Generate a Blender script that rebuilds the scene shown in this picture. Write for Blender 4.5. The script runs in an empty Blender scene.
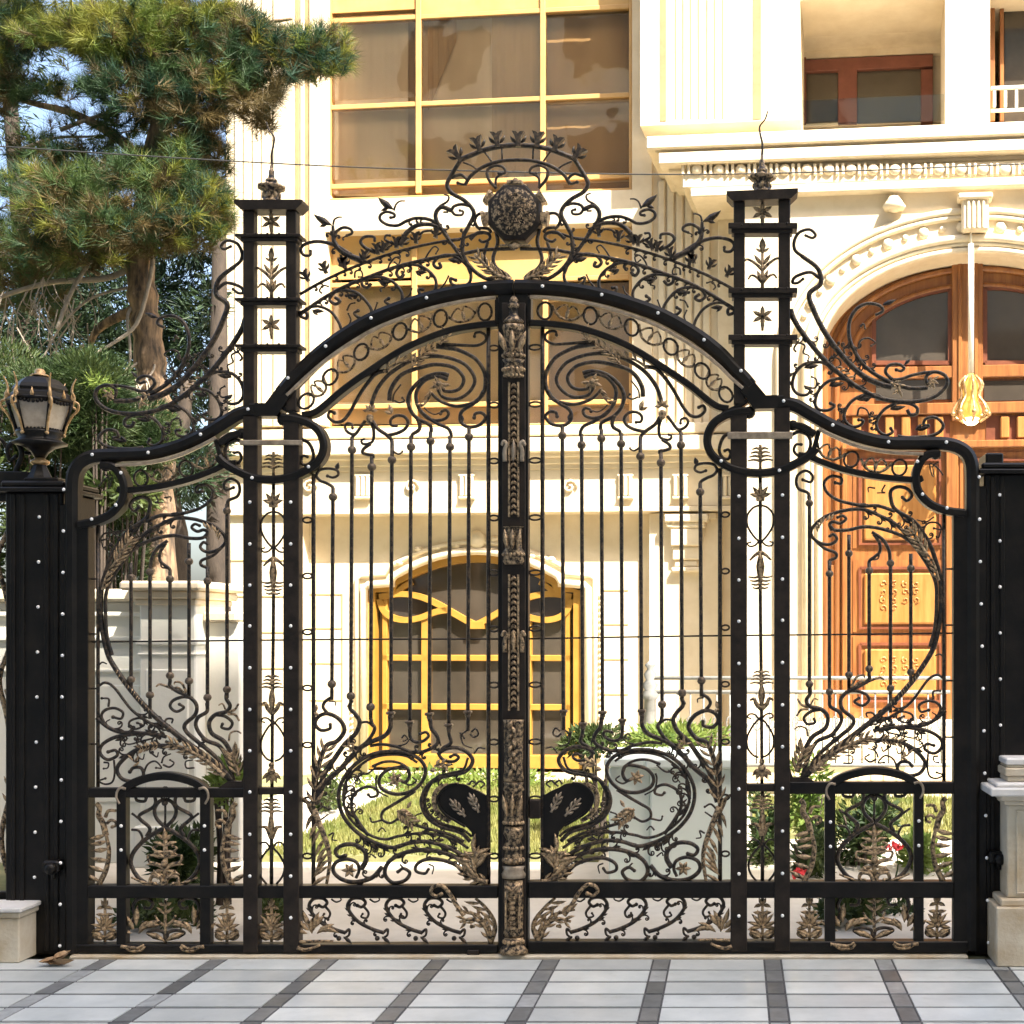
import bpy, bmesh, math, random
from mathutils import Vector
random.seed(7)
R = math.radians
scene = bpy.context.scene
COL = scene.collection
F = 1300.0; CAMY = -6.44; CAMH = 1.6; CX = 735.0; CY = 632.0
S = 6.44 / F                                  # metres per picture unit in the plane of the gate

# ------------------------------------------------------------------ materials
def mat(name, c1, c2=None, rough=0.5, metal=0.0, scale=8.0, bump=0.0, bscale=None, spec=0.5, coat=0.0, detail=6.0, lo=0.35, hi=0.65, emit=None, stretch=None):
    m = bpy.data.materials.new(name); m.use_nodes = True
    nt = m.node_tree; b = nt.nodes['Principled BSDF']
    b.inputs['Roughness'].default_value = rough; b.inputs['Metallic'].default_value = metal
    b.inputs['Specular IOR Level'].default_value = spec; b.inputs['Coat Weight'].default_value = coat
    b.inputs['Base Color'].default_value = (*c1, 1)
    tc = nt.nodes.new('ShaderNodeTexCoord')
    src = tc.outputs['Object']
    if stretch:
        mp = nt.nodes.new('ShaderNodeMapping'); mp.inputs['Scale'].default_value = stretch
        nt.links.new(src, mp.inputs['Vector']); src = mp.outputs['Vector']
    if c2:
        n = nt.nodes.new('ShaderNodeTexNoise'); n.inputs['Scale'].default_value = scale; n.inputs['Detail'].default_value = detail
        n.inputs['Roughness'].default_value = 0.65
        nt.links.new(src, n.inputs['Vector'])
        r = nt.nodes.new('ShaderNodeValToRGB')
        r.color_ramp.elements[0].position = lo; r.color_ramp.elements[1].position = hi
        r.color_ramp.elements[0].color = (*c1, 1); r.color_ramp.elements[1].color = (*c2, 1)
        nt.links.new(n.outputs['Fac'], r.inputs['Fac']); nt.links.new(r.outputs['Color'], b.inputs['Base Color'])
    if bump:
        n2 = nt.nodes.new('ShaderNodeTexNoise'); n2.inputs['Scale'].default_value = bscale or scale * 4; n2.inputs['Detail'].default_value = 8
        nt.links.new(src, n2.inputs['Vector'])
        bp = nt.nodes.new('ShaderNodeBump'); bp.inputs['Strength'].default_value = bump; bp.inputs['Distance'].default_value = 0.01
        nt.links.new(n2.outputs['Fac'], bp.inputs['Height']); nt.links.new(bp.outputs['Normal'], b.inputs['Normal'])
    if emit:
        b.inputs['Emission Color'].default_value = (*emit[0], 1); b.inputs['Emission Strength'].default_value = emit[1]
    return m

def leafmat(name, c1, c2, scale=1.5, rough=0.55, trans=0.25):
    m = mat(name, c1, c2, rough=rough, scale=scale, lo=0.4, hi=0.62, detail=3, spec=0.3)
    nt = m.node_tree; b = nt.nodes['Principled BSDF']; out = nt.nodes['Material Output']
    t = nt.nodes.new('ShaderNodeBsdfTranslucent'); mx = nt.nodes.new('ShaderNodeMixShader'); mx.inputs[0].default_value = trans
    lk = [l for l in nt.links if l.to_node == b and l.to_socket.name == 'Base Color'][0]
    nt.links.new(lk.from_socket, t.inputs['Color'])
    nt.links.new(b.outputs[0], mx.inputs[1]); nt.links.new(t.outputs[0], mx.inputs[2]); nt.links.new(mx.outputs[0], out.inputs['Surface'])
    return m

def glassmat(name, tint, refl=0.12, rough=0.02):
    m = bpy.data.materials.new(name); m.use_nodes = True; nt = m.node_tree
    out = nt.nodes['Material Output']; nt.nodes.remove(nt.nodes['Principled BSDF'])
    tr = nt.nodes.new('ShaderNodeBsdfTransparent'); tr.inputs[0].default_value = (*tint, 1)
    gl = nt.nodes.new('ShaderNodeBsdfGlossy'); gl.inputs['Roughness'].default_value = rough; gl.inputs['Color'].default_value = (0.9, 0.9, 0.9, 1)
    lw = nt.nodes.new('ShaderNodeLayerWeight'); lw.inputs['Blend'].default_value = refl
    ad = nt.nodes.new('ShaderNodeMath'); ad.operation = 'ADD'; ad.use_clamp = True; ad.inputs[1].default_value = refl
    nt.links.new(lw.outputs['Fresnel'], ad.inputs[0])
    mx = nt.nodes.new('ShaderNodeMixShader'); nt.links.new(ad.outputs[0], mx.inputs[0])
    # faint waviness so that reflections bend as in real panes
    tc = nt.nodes.new('ShaderNodeTexCoord'); n = nt.nodes.new('ShaderNodeTexNoise'); n.inputs['Scale'].default_value = 1.3
    nt.links.new(tc.outputs['Object'], n.inputs['Vector'])
    bp = nt.nodes.new('ShaderNodeBump'); bp.inputs['Strength'].default_value = 0.15; bp.inputs['Distance'].default_value = 0.05
    nt.links.new(n.outputs['Fac'], bp.inputs['Height']); nt.links.new(bp.outputs['Normal'], gl.inputs['Normal'])
    nt.links.new(tr.outputs[0], mx.inputs[1]); nt.links.new(gl.outputs[0], mx.inputs[2]); nt.links.new(mx.outputs[0], out.inputs['Surface'])
    return m

def wornmetal(name, dark, bright, rough=.42, metal=.35, lo=.485, hi=.56):
    """dark casting with the high edges rubbed bright."""
    m = mat(name, dark, bright, rough=rough, metal=metal, scale=58, bump=.3, bscale=170, lo=.45, hi=.66); nt = m.node_tree; b = nt.nodes['Principled BSDF']
    ramp = [n for n in nt.nodes if n.type == 'VALTORGB'][0]; fac = [l for l in nt.links if l.to_node == ramp][0].from_socket
    g = nt.nodes.new('ShaderNodeNewGeometry'); mr = nt.nodes.new('ShaderNodeMapRange'); mr.inputs['From Min'].default_value = lo; mr.inputs['From Max'].default_value = hi
    nt.links.new(g.outputs['Pointiness'], mr.inputs['Value']); mx = nt.nodes.new('ShaderNodeMath'); mx.operation = 'MULTIPLY_ADD'; mx.inputs[1].default_value = .16
    sc = nt.nodes.new('ShaderNodeMath'); sc.operation = 'MULTIPLY'; sc.inputs[1].default_value = .92; nt.links.new(fac, sc.inputs[0])
    nt.links.new(mr.outputs[0], mx.inputs[0]); nt.links.new(sc.outputs[0], mx.inputs[2]); nt.links.new(mx.outputs[0], ramp.inputs['Fac']); return m
M = {}
M['iron'] = mat('black brown iron paint', (0.013, 0.0095, 0.0072), (0.029, 0.021, 0.0155), rough=0.48, scale=14, bump=0.1, bscale=90, spec=0.24)
M['frame_iron'] = mat('black iron beam', (0.0042, 0.0036, 0.0030), (0.016, 0.0125, 0.0095), rough=0.42, scale=7, bump=0.1, bscale=70, spec=0.24, lo=.4, hi=.8)
M['scroll_iron'] = mat('wrought iron with brown patina', (0.010, 0.007, 0.005), (0.13, 0.085, 0.048), rough=0.42, metal=0.2, scale=60, bump=0.2, bscale=120, lo=0.46, hi=0.76)
M['bronze'] = wornmetal('rubbed antique bronze', (0.010, 0.0068, 0.0045), (0.52, 0.365, 0.21), lo=.50, hi=.66)
M['knuckle'] = mat('brown forged knuckle', (0.045, 0.031, 0.020), (0.19, 0.135, 0.085), rough=0.42, metal=0.3, scale=60, bump=0.2, bscale=150, lo=.36, hi=.7)
M['lip'] = mat('pale bronze and painted highlight', (0.22, 0.17, 0.12), (0.42, 0.34, 0.25), rough=0.4, metal=0.35, scale=20)  # pale bronze; along the beams it stands in for a highlight
M['rivet'] = mat('pale metal stud', (0.92, 0.91, 0.88), rough=0.3)
M['gold'] = mat('aged gold paint', (0.30, 0.17, 0.06), (0.62, 0.42, 0.22), rough=0.38, metal=0.5, scale=40)
M['stone'] = mat('cream limestone', (0.64, 0.525, 0.36), (0.74, 0.63, 0.46), rough=0.75, scale=2.2, bump=0.15, bscale=40)
M['trim'] = mat('cream limestone trim', (0.66, 0.545, 0.375), (0.76, 0.65, 0.475), rough=0.7, scale=5, bump=0.12, bscale=50)
M['groove'] = mat('tan stone groove', (0.31, 0.21, 0.10), (0.38, 0.27, 0.13), rough=0.8, scale=6)
M['gstone'] = mat('weathered beige stone', (0.40, 0.285, 0.15), (0.60, 0.535, 0.42), rough=0.7, scale=2.6, bump=0.25, bscale=60, lo=0.30, hi=0.56)
M['palewall'] = mat('pale cream render', (0.78, 0.745, 0.64), (0.84, 0.81, 0.71), rough=0.8, scale=1.6, bump=0.15, bscale=40, lo=.3, hi=.7)
M['whitestone'] = mat('pale coping stone', (0.62, 0.60, 0.57), (0.72, 0.70, 0.67), rough=0.55, scale=7, bump=0.1)
M['amber'] = mat('amber painted frame', (0.50, 0.29, 0.10), (0.57, 0.34, 0.13), rough=0.4, scale=4)
M['yellow'] = mat('golden yellow frame', (0.34, 0.175, 0.028), (0.42, 0.225, 0.04), rough=0.4, scale=6)
M['redwood'] = mat('red brown window frame', (0.17, 0.055, 0.035), (0.23, 0.08, 0.05), rough=0.5, scale=5)
M['wood'] = mat('varnished orange wood', (0.20, 0.070, 0.020), (0.33, 0.135, 0.038), rough=0.38, scale=3, stretch=(8, 8, 0.6), bump=0.08, coat=0.15)
M['wood_panel'] = mat('varnished pale wood panel', (0.30, 0.125, 0.028), (0.41, 0.195, 0.055), rough=0.38, scale=3, stretch=(6, 6, 0.7), coat=0.15)
M['wood_dark'] = mat('red brown wood moulding', (0.13, 0.038, 0.018), (0.20, 0.065, 0.03), rough=0.4, scale=4)
M['curtain'] = mat('beige curtain', (0.58, 0.525, 0.44), (0.72, 0.665, 0.57), rough=0.9, scale=1.1, stretch=(1.6, 1, 0.7), detail=1, lo=.42, hi=.58)
M['curtain2'] = mat('brown curtain', (0.41, 0.32, 0.21), (0.52, 0.42, 0.29), rough=0.9, scale=1.0, stretch=(1.6, 1, 0.7), detail=1, lo=.42, hi=.6)
M['spandrel'] = mat('amber spandrel panel', (0.47, 0.285, 0.095), (0.56, 0.355, 0.14), rough=0.25, scale=1.5)
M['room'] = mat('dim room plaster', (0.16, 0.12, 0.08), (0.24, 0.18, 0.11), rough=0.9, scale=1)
M['glass'] = glassmat('bronze tinted pane', (0.93, 0.86, 0.75), 0.10)
M['darkglass'] = mat('dim grey brown pane', (0.040, 0.033, 0.025), (0.075, 0.060, 0.045), rough=0.06, scale=.8, spec=0.8)
M['clear'] = glassmat('clear glass', (0.9, 0.93, 0.92), 0.05)
M['frost'] = mat('frosted lantern glass', (0.34, 0.27, 0.20), (0.50, 0.42, 0.33), rough=0.3, scale=14)
M['bark'] = mat('orange grey pine bark', (0.060, 0.046, 0.035), (0.33, 0.215, 0.125), rough=0.9, scale=18, bump=1.0, bscale=24, stretch=(1, 1, 0.18), lo=.38, hi=.62)
M['deadwood'] = mat('bare grey branch', (0.26, 0.21, 0.165), (0.40, 0.34, 0.27), rough=0.85, scale=15, bump=0.3)
M['darkbark'] = mat('dark trunk bark', (0.035, 0.026, 0.02), (0.075, 0.055, 0.04), rough=0.9, scale=10, bump=0.6, stretch=(1, 1, 0.4))
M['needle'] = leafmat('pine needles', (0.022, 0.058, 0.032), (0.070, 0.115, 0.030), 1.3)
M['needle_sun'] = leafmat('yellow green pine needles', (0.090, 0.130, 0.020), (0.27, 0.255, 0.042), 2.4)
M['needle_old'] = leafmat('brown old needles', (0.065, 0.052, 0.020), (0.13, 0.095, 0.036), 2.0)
M['cypress'] = leafmat('dark conifer foliage', (0.012, 0.030, 0.016), (0.030, 0.055, 0.022), 1.1, trans=0.1)
M['bush'] = leafmat('green shrub leaves', (0.026, 0.052, 0.016), (0.075, 0.100, 0.027), 2.2)
M['bush_lit'] = leafmat('light green leaves', (0.10, 0.16, 0.03), (0.22, 0.27, 0.06), 3.0, trans=0.35)
M['petal'] = mat('red petals', (0.55, 0.02, 0.03), (0.7, 0.06, 0.06), rough=0.6, scale=20)
M['deadleaf'] = mat('dry brown leaf', (0.22, 0.13, 0.06), (0.42, 0.29, 0.17), rough=0.8, scale=20)
M['grass'] = leafmat('lawn grass', (0.14, 0.165, 0.040), (0.29, 0.275, 0.095), 1.1, trans=0.3)
M['soil'] = mat('lawn soil', (0.12, 0.13, 0.045), (0.24, 0.22, 0.10), rough=0.95, scale=4, bump=0.4)
M['planter'] = mat('pale grey green render', (0.72, 0.79, 0.71), (0.80, 0.86, 0.78), rough=0.6, scale=1.2, bump=0.15, lo=.3, hi=.7)
M['steel'] = mat('grey painted railing', (0.16, 0.16, 0.15), (0.24, 0.235, 0.22), rough=0.5, scale=15)
M['crystal'] = mat('lit amber glass of the hanging lantern', (0.50, 0.32, 0.07), rough=0.15, emit=((1.0, 0.62, 0.10), 0.16))
M['bulb'] = mat('lit bulb', (1, 0.95, 0.7), rough=0.3, emit=((1.0, 0.9, 0.55), 2.0))
M['rod'] = mat('cream painted rod', (0.78, 0.72, 0.60), (0.85, 0.79, 0.67), rough=0.35, scale=20)
M['cable'] = mat('black cable', (0.02, 0.02, 0.02), rough=0.6)
M['render'] = mat('grey shade building facade', (0.56, 0.55, 0.53), (0.64, 0.63, 0.60), rough=0.8, scale=0.8)

# ------------------------------------------------------------------ mesh builder
class MB:
    def __init__(self): self.v = []; self.f = []; self.s = []; self.pr = []
    def add(self, verts, faces, smooth=False):
        o = len(self.v); self.pr.append(o); self.v += [tuple(p) for p in verts]
        self.f += [tuple(i + o for i in q) for q in faces]; self.s += [smooth] * len(faces)
    def box(self, x0, x1, y0, y1, z0, z1, bev=0.0):
        if x0 > x1: x0, x1 = x1, x0
        if y0 > y1: y0, y1 = y1, y0
        if z0 > z1: z0, z1 = z1, z0
        b = min(bev, (x1-x0)*.45, (y1-y0)*.45, (z1-z0)*.45)
        if b <= 0:
            v = [(x, y, z) for x in (x0, x1) for y in (y0, y1) for z in (z0, z1)]
            self.add(v, [(0,1,3,2),(4,6,7,5),(0,4,5,1),(2,3,7,6),(0,2,6,4),(1,5,7,3)])
            return
        # chamfered box: 24 verts
        X=(x0,x1);Y=(y0,y1);Z=(z0,z1); v=[];idx={}
        for i in (0,1):
            for j in (0,1):
                for k in (0,1):
                    sx=1-2*i; sy=1-2*j; sz=1-2*k
                    idx[i,j,k,'x']=len(v); v.append((X[i],Y[j]+sy*b,Z[k]+sz*b))
                    idx[i,j,k,'y']=len(v); v.append((X[i]+sx*b,Y[j],Z[k]+sz*b))
                    idx[i,j,k,'z']=len(v); v.append((X[i]+sx*b,Y[j]+sy*b,Z[k]))
        f=[]
        for i in (0,1):
            f.append(tuple(idx[i,j,k,'x'] for j,k in ((0,0),(0,1),(1,1),(1,0))))
            f.append(tuple(idx[j,i,k,'y'] for j,k in ((0,0),(0,1),(1,1),(1,0))))
            f.append(tuple(idx[j,k,i,'z'] for j,k in ((0,0),(0,1),(1,1),(1,0))))
        for i in (0,1):
            for j in (0,1):
                f.append((idx[i,j,0,'x'],idx[i,j,0,'y'],idx[i,j,1,'y'],idx[i,j,1,'x']))
                f.append((idx[i,0,j,'x'],idx[i,0,j,'z'],idx[i,1,j,'z'],idx[i,1,j,'x']))
                f.append((idx[0,i,j,'y'],idx[0,i,j,'z'],idx[1,i,j,'z'],idx[1,i,j,'y']))
                for k in (0,1): f.append((idx[i,j,k,'x'],idx[i,j,k,'y'],idx[i,j,k,'z']))
        f=list(dict.fromkeys(f))
        self.add(v,f)
    def sweep(self, path, sect, radii=None, up=None, smooth=True, caps=True, closed=False):
        """path of 3-D points; sect = list of (a, b) offsets along side and up vectors; up fixed or carried along."""
        n = len(path); P = [Vector(p) for p in path]; k = len(sect); vs = []; prev = None
        for i in range(n):
            a = P[(i-1) % n] if (closed or i > 0) else P[0]
            b = P[(i+1) % n] if (closed or i < n-1) else P[-1]
            t = (b - a)
            if t.length < 1e-9: t = Vector((0, 0, 1))
            t.normalize()
            if up is not None: u = Vector(up)
            else:
                u = prev if prev is not None else (Vector((0, 1, 0)) if abs(t.y) < .9 else Vector((1, 0, 0)))
            u = u - t * u.dot(t)
            if u.length < 1e-6: u = Vector((1, 0, 0)) - t * t.x
            u.normalize(); prev = u; sd = t.cross(u)
            r = radii[i] if radii else 1.0
            for (p, q) in sect: vs.append(P[i] + sd * (p * r) + u * (q * r))
        fs = []
        for i in range(n if closed else n - 1):
            i2 = (i + 1) % n
            for j in range(k):
                j2 = (j + 1) % k
                fs.append((i*k+j, i*k+j2, i2*k+j2, i2*k+j))
        if caps and not closed: fs += [tuple(range(k))[::-1], tuple((n-1)*k + j for j in range(k))]
        self.add(vs, fs, smooth)
    def tube(self, path, r, n=6, up=(0, 1, 0), closed=False):
        sect = [(math.cos(2*math.pi*j/n), math.sin(2*math.pi*j/n)) for j in range(n)]
        rad = list(r) if isinstance(r, (list, tuple)) else [r] * len(path)
        self.sweep(path, sect, rad, up, True, True, closed)
    def ball(self, c, r, n=8, sy=1.0, sz=1.0):
        vs = [(c[0], c[1], c[2] + r*sz)]; m = max(4, n//2 + 1)
        for i in range(1, m):
            th = math.pi*i/m
            for j in range(n):
                ph = 2*math.pi*j/n
                vs.append((c[0]+r*math.sin(th)*math.cos(ph), c[1]+r*sy*math.sin(th)*math.sin(ph), c[2]+r*sz*math.cos(th)))
        vs.append((c[0], c[1], c[2]-r*sz)); fs = [(0, 1+j, 1+(j+1) % n) for j in range(n)]
        for i in range(m-2):
            for j in range(n):
                fs.append((1+i*n+j, 1+(i+1)*n+j, 1+(i+1)*n+(j+1) % n, 1+i*n+(j+1) % n))
        l = len(vs)-1; o = 1+(m-2)*n
        fs += [(o+j, l, o+(j+1) % n) for j in range(n)]
        self.add(vs, fs, True)
    def lathe(self, c, prof, n=16, smooth=True, rot=0.0):
        """prof: list of (radius, z) from bottom to top, around the vertical through c."""
        vs = []; k = len(prof)
        for (r, z) in prof:
            for j in range(n):
                a = 2*math.pi*j/n + rot
                vs.append((c[0]+r*math.cos(a), c[1]+r*math.sin(a), c[2]+z))
        fs = []
        for i in range(k-1):
            for j in range(n): fs.append((i*n+j, i*n+(j+1) % n, (i+1)*n+(j+1) % n, (i+1)*n+j))
        fs += [tuple(range(n))[::-1], tuple((k-1)*n+j for j in range(n))]
        self.add(vs, fs, smooth)
    def prism(self, pts, y0, y1):
        """closed outline of (x, z), extruded from y0 to y1."""
        n = len(pts); vs = [(x, y0, z) for x, z in pts] + [(x, y1, z) for x, z in pts]
        fs = [tuple(range(n)), tuple(range(n, 2*n))[::-1]] + [(i, (i+1) % n, n+(i+1) % n, n+i) for i in range(n)]
        self.add(vs, fs)
    def mesh(self, name):
        me = bpy.data.meshes.new(name); me.from_pydata(self.v, [], self.f)
        me.polygons.foreach_set('use_smooth', self.s); me.update()
        if len(self.f) < 12000:
            bm = bmesh.new(); bm.from_mesh(me); bmesh.ops.recalc_face_normals(bm, faces=bm.faces); bm.to_mesh(me); bm.free()
        return me
    def pieces(self, gap=0.009):
        """the shapes in here that touch one another, as meshes of their own."""
        P = self.pr; n = len(P); up = list(range(n))
        def root(i):
            while up[i] != i: up[i] = up[up[i]]; i = up[i]
            return i
        owner = [0] * len(self.v); cells = {}
        for k in range(n):
            for i in range(P[k], P[k+1] if k+1 < n else len(self.v)):
                owner[i] = k; x, y, z = self.v[i]; cells.setdefault((round(x/gap), round(z/gap)), set()).add(k)
        for (a, c), S_ in cells.items():
            near = set(S_)
            for q in ((1, 0), (0, 1), (1, 1), (1, -1)): near |= cells.get((a+q[0], c+q[1]), set())
            it = iter(near); r = root(next(it))
            for j in it: up[root(j)] = r
        out = {}
        for f, s_ in zip(self.f, self.s): out.setdefault(root(owner[f[0]]), []).append((f, s_))
        if len(out) < 2: return [self]
        res = []
        for fs in out.values():
            b = MB(); idx = {}; b.pr = [0]
            for f, s_ in fs:
                for i in f:
                    if i not in idx: idx[i] = len(b.v); b.v.append(self.v[i])
                b.f.append(tuple(idx[i] for i in f)); b.s.append(s_)
            res.append(b)
        return sorted(res, key=lambda b: -len(b.v))
    def build(self, name, m, parent=None, loc=None):
        me = self.mesh(name); me.materials.append(M[m] if isinstance(m, str) else m)
        o = bpy.data.objects.new(name, me); COL.objects.link(o)
        if parent is not None: o.parent = parent
        if loc is not None: o.location = loc
        return o

def tag(o, label=None, cat=None, group=None, kind=None):
    if label: o['label'] = label
    if cat: o['category'] = cat
    if group: o['group'] = group
    if kind: o['kind'] = kind
    return o
def thing(name, label, cat, loc=(0, 0, 0), rz=0.0, group=None):
    o = bpy.data.objects.new(name, None); COL.objects.link(o); o.location = loc; o.rotation_euler = (0, 0, rz)
    o.empty_display_size = 0.2
    return tag(o, label, cat, group)
def at(px, py, Y):                            # a picture ray met at depth Y
    d = Y - CAMY; return ((px - CX) / F * d, Y, CAMH - (py - CY) / F * d)
def spline(pts, n=6, closed=False):
    if len(pts) < 3: return [tuple(p) for p in pts]
    out = []; L = len(pts); D = len(pts[0])
    for i in range(L if closed else L - 1):
        p1 = pts[i]; p2 = pts[(i+1) % L]
        p0 = pts[(i-1) % L] if (closed or i > 0) else tuple(2*p1[k]-p2[k] for k in range(D))
        p3 = pts[(i+2) % L] if (closed or i < L-2) else tuple(2*p2[k]-p1[k] for k in range(D))
        for j in range(n):
            t = j / n; t2 = t*t; t3 = t2*t
            out.append(tuple(0.5*((2*p1[k]) + (-p0[k]+p2[k])*t + (2*p0[k]-5*p1[k]+4*p2[k]-p3[k])*t2 + (-p0[k]+3*p1[k]-3*p2[k]+p3[k])*t3) for k in range(D)))
    if not closed: out.append(tuple(pts[-1]))
    return out
SUN_DIR = (0.5, -0.62, 1.05); SUN = 4.6; SKY = 0.12; EXPO = 2.05; SHADE_TOP = 4.15 + 15*1.69
# ------------------------------------------------------------------ the gate: outlines in plane units, real thickness in metres
XL = [-60, 60, 68, 80, 98, 120, 128, 202, 212, 245.7, 260, 286, 301, 313.5, 488.5, 498, 515, 560]
XR = [1120, 999, 978, 966, 944, 922, 914, 835, 825, 790, 774.7, 747, 731, 720, 542.5, 530, 515, 470]
def interp(x, A, B):
    if A[0] > A[-1]: A = A[::-1]; B = B[::-1]
    for i in range(len(A)-1):
        if x <= A[i+1] or i == len(A)-2:
            return B[i] + (B[i+1]-B[i]) * (x-A[i]) / (A[i+1]-A[i])
def left(x, y): return ((x - CX) * S, CAMH - (y - CY) * S)
def shift_y(xr, y): return ((xr - 515) / 450.0) * ((948 - y) * 0.02 + 3)
def right(x, y):
    xr = interp(x, XL, XR); return left(xr, y - shift_y(xr, y))
def unright(xr, yr):                          # a point seen on the right leaf, brought to the left one
    x = interp(xr, XR, XL); k = (xr - 515) / 450.0
    y = (yr + k * (948*0.02 + 3)) / (1 + k*0.02)
    return (x, y)
def crest_right(x, y): return left(1035 - x, y - max(0, (505 - x)) * 0.02)
MP = left
FAT = 1.26
def setmap(f):
    global MP; MP = f
def crop(x0, y0, s): return lambda t: [(x0 + float(a.split(',')[0]) / s, y0 + float(a.split(',')[1]) / s) for a in t.split()]
def crop_r(x0, y0, s): return lambda t: [unright(*p) for p in crop(x0, y0, s)(t)]
def pts(t): return [(float(a.split(',')[0]), float(a.split(',')[1])) for a in t.split()]

def stk(mb, p, r=1.5, r1=None, y=0.0, eye=0.0, n=6, sm=6, depth=1.0):
    """a round bar along an outline; r in plane units, tapering to r1; eye = ball on the tip."""
    q = spline(p, sm); L = len(q); r1 = r if r1 is None else r1
    path = []; rad = []
    for i, (a, b) in enumerate(q):
        X, Z = MP(a, b); path.append((X, y, Z)); rad.append((r + (r1 - r) * i / max(1, L-1)) * S * FAT)
    mb.tube(path, rad, n)
    if eye: mb.ball(path[-1], eye * S, 7)
def flat(mb, p, w, y0, y1, closed=False, sm=6, bev=0.25, raw=False):
    """a flat or square bar following an outline: w wide in the plane, from depth y0 to y1, chamfered."""
    q = p if raw else spline(p, sm, closed); path = [(MP(a, b)[0], (y0+y1)/2, MP(a, b)[1]) for a, b in q]
    hw = w * S / 2; hd = abs(y1 - y0) / 2; c = min(hw, hd) * bev
    sect = [(-hw, -hd+c), (-hw, hd-c), (-hw+c, hd), (hw-c, hd), (hw, hd-c), (hw, -hd+c), (hw-c, -hd), (-hw+c, -hd)]
    mb.sweep(path, sect, None, (0, 1, 0), False, True, closed)
def rect(mb, x0, y0, x1, y1, d0, d1, bev=0.004):
    a = MP(x0, y0); b = MP(x1, y1); mb.box(a[0], b[0], d0, d1, a[1], b[1], bev)
def leaf(mb, p, ang, L, W, y=0.0, th=1.2, bend=0.0):
    """a hammered leaf with a raised midrib; ang in degrees on the picture (0 right, 90 down)."""
    prof = [(0, .12), (.2, .62), (.45, 1.0), (.7, .74), (.88, .34), (1, .03)]
    mid = []; x, yy = p; a = ang; last = 0
    for t, w in prof:
        x += math.cos(R(a)) * L * (t - last); yy += math.sin(R(a)) * L * (t - last); last = t; a += bend / 5
        mid.append((x, yy, a, w))
    vs = []; fs = []
    for (mx, my, ma, w) in mid:
        nx, ny = -math.sin(R(ma)) * W/2*w, math.cos(R(ma)) * W/2*w
        c = MP(mx, my); l = MP(mx+nx, my+ny); r = MP(mx-nx, my-ny)
        vs += [(l[0], y+.25*th*S, l[1]), (c[0], y-th*S*(.4+.6*w), c[1]), (r[0], y+.25*th*S, r[1]), (c[0], y+th*S*.6, c[1])]
    for i in range(len(mid)-1):
        for j in range(4): fs.append((i*4+j, i*4+(j+1) % 4, i*4+4+(j+1) % 4, i*4+4+j))
    fs += [(0, 1, 2, 3), tuple(len(vs)-4+j for j in (3, 2, 1, 0))]
    mb.add(vs, fs, True)
def fronds(mb, p, side, L, W, n, y=0.0, lean=50, r=1.2, grow=0.0, skip=0.0):
    """acanthus: leaves thrown off one side (or both, side=0) of a stem."""
    q = spline(p, 8); N = len(q)
    if r: stk(mb, p, r, r*.5, y)
    L *= 1.32; W *= .95; lean = max(lean, 50)
    for i in range(n):
        k = int((skip + (1-skip) * (i + .5) / n) * (N - 2)); a = math.degrees(math.atan2(q[k+1][1]-q[k][1], q[k+1][0]-q[k][0]))
        l = L * (1 + grow * (i / max(1, n-1) - .5))
        for sd in ((1, -1) if side == 0 else (side,)):
            leaf(mb, q[k], a + sd * lean, l, W, y - .003, 1.3, -sd * 28)
def shoots(mb, p, n, size, seed=1, r=.85, both=True, t0=.08, t1=.95):
    """small curling shoots thrown off a scroll, each with a leaf at its root."""
    g = random.Random(seed); q = spline(p, 8); N = len(q)
    for i in range(n):
        k = int((t0 + (t1-t0) * (i + g.uniform(.2, .8)) / n) * (N - 2)); a = math.atan2(q[k+1][1]-q[k][1], q[k+1][0]-q[k][0])
        sd = (1 if i % 2 else -1) if both is True else both; l = size * g.uniform(.75, 1.25); a += sd * .35; x, y = q[k]; path = [(x, y)]; st_ = l * .21
        for j in range(13):
            x += math.cos(a) * st_; y += math.sin(a) * st_; a += sd * R(7 + 5.2*j); st_ *= .93; path.append((x, y))
        stk(mb, path, r, r*.6, 0.0, r*1.25, 5, 2)
        leaf(mb, path[2], math.degrees(math.atan2(path[3][1]-path[2][1], path[3][0]-path[2][0])) - sd*38, l*.62, l*.26, -.004, 1.2, sd*20)
def ring(mb, c, rx, ry, r, y=0.0, ang=0.0, n=14):
    ca, sa = math.cos(R(ang)), math.sin(R(ang)); path = []
    for j in range(n):
        u = rx*math.cos(2*math.pi*j/n); v = ry*math.sin(2*math.pi*j/n)
        X, Z = MP(c[0]+u*ca-v*sa, c[1]+u*sa+v*ca); path.append((X, y, Z))
    mb.tube(path, r*S, 5, (0, 1, 0), True)
def knob(mb, p, r, y=0.0, n=8, sz=1.0):
    X, Z = MP(*p); mb.ball((X, y, Z), r*S, n, 1.0, sz)

def rivet_mesh():
    b = MB(); b.ball((0, 0, 0), 1.75*S, 8, .75); me = b.mesh('rivet'); me.materials.append(M['rivet']); return me
RIV = rivet_mesh()
def rivet(p, y, parent):
    o = bpy.data.objects.new('rivet', RIV); COL.objects.link(o); X, Z = MP(*p); o.location = (X - parent.location.x, y, Z); o.parent = parent
def fern(mb, x, y, k=1.0, up=True, y0=0.0):
    d = -90 if up else 90; sg = -1 if up else 1
    leaf(mb, (x, y), d, 17*k, 4*k, y0)
    for i in range(4):
        yy = y + sg * (2 + 3.6*i) * k; l = (10.5 - 1.3*i) * k
        for sd in (-1, 1):
            stk(mb, [(x, yy), (x + sd*l*.55, yy + sg*1.2*k), (x + sd*l, yy - sg*1.8*k + sg*2.2*k)], 1.15*k, .55*k, y0, .9*k)

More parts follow.
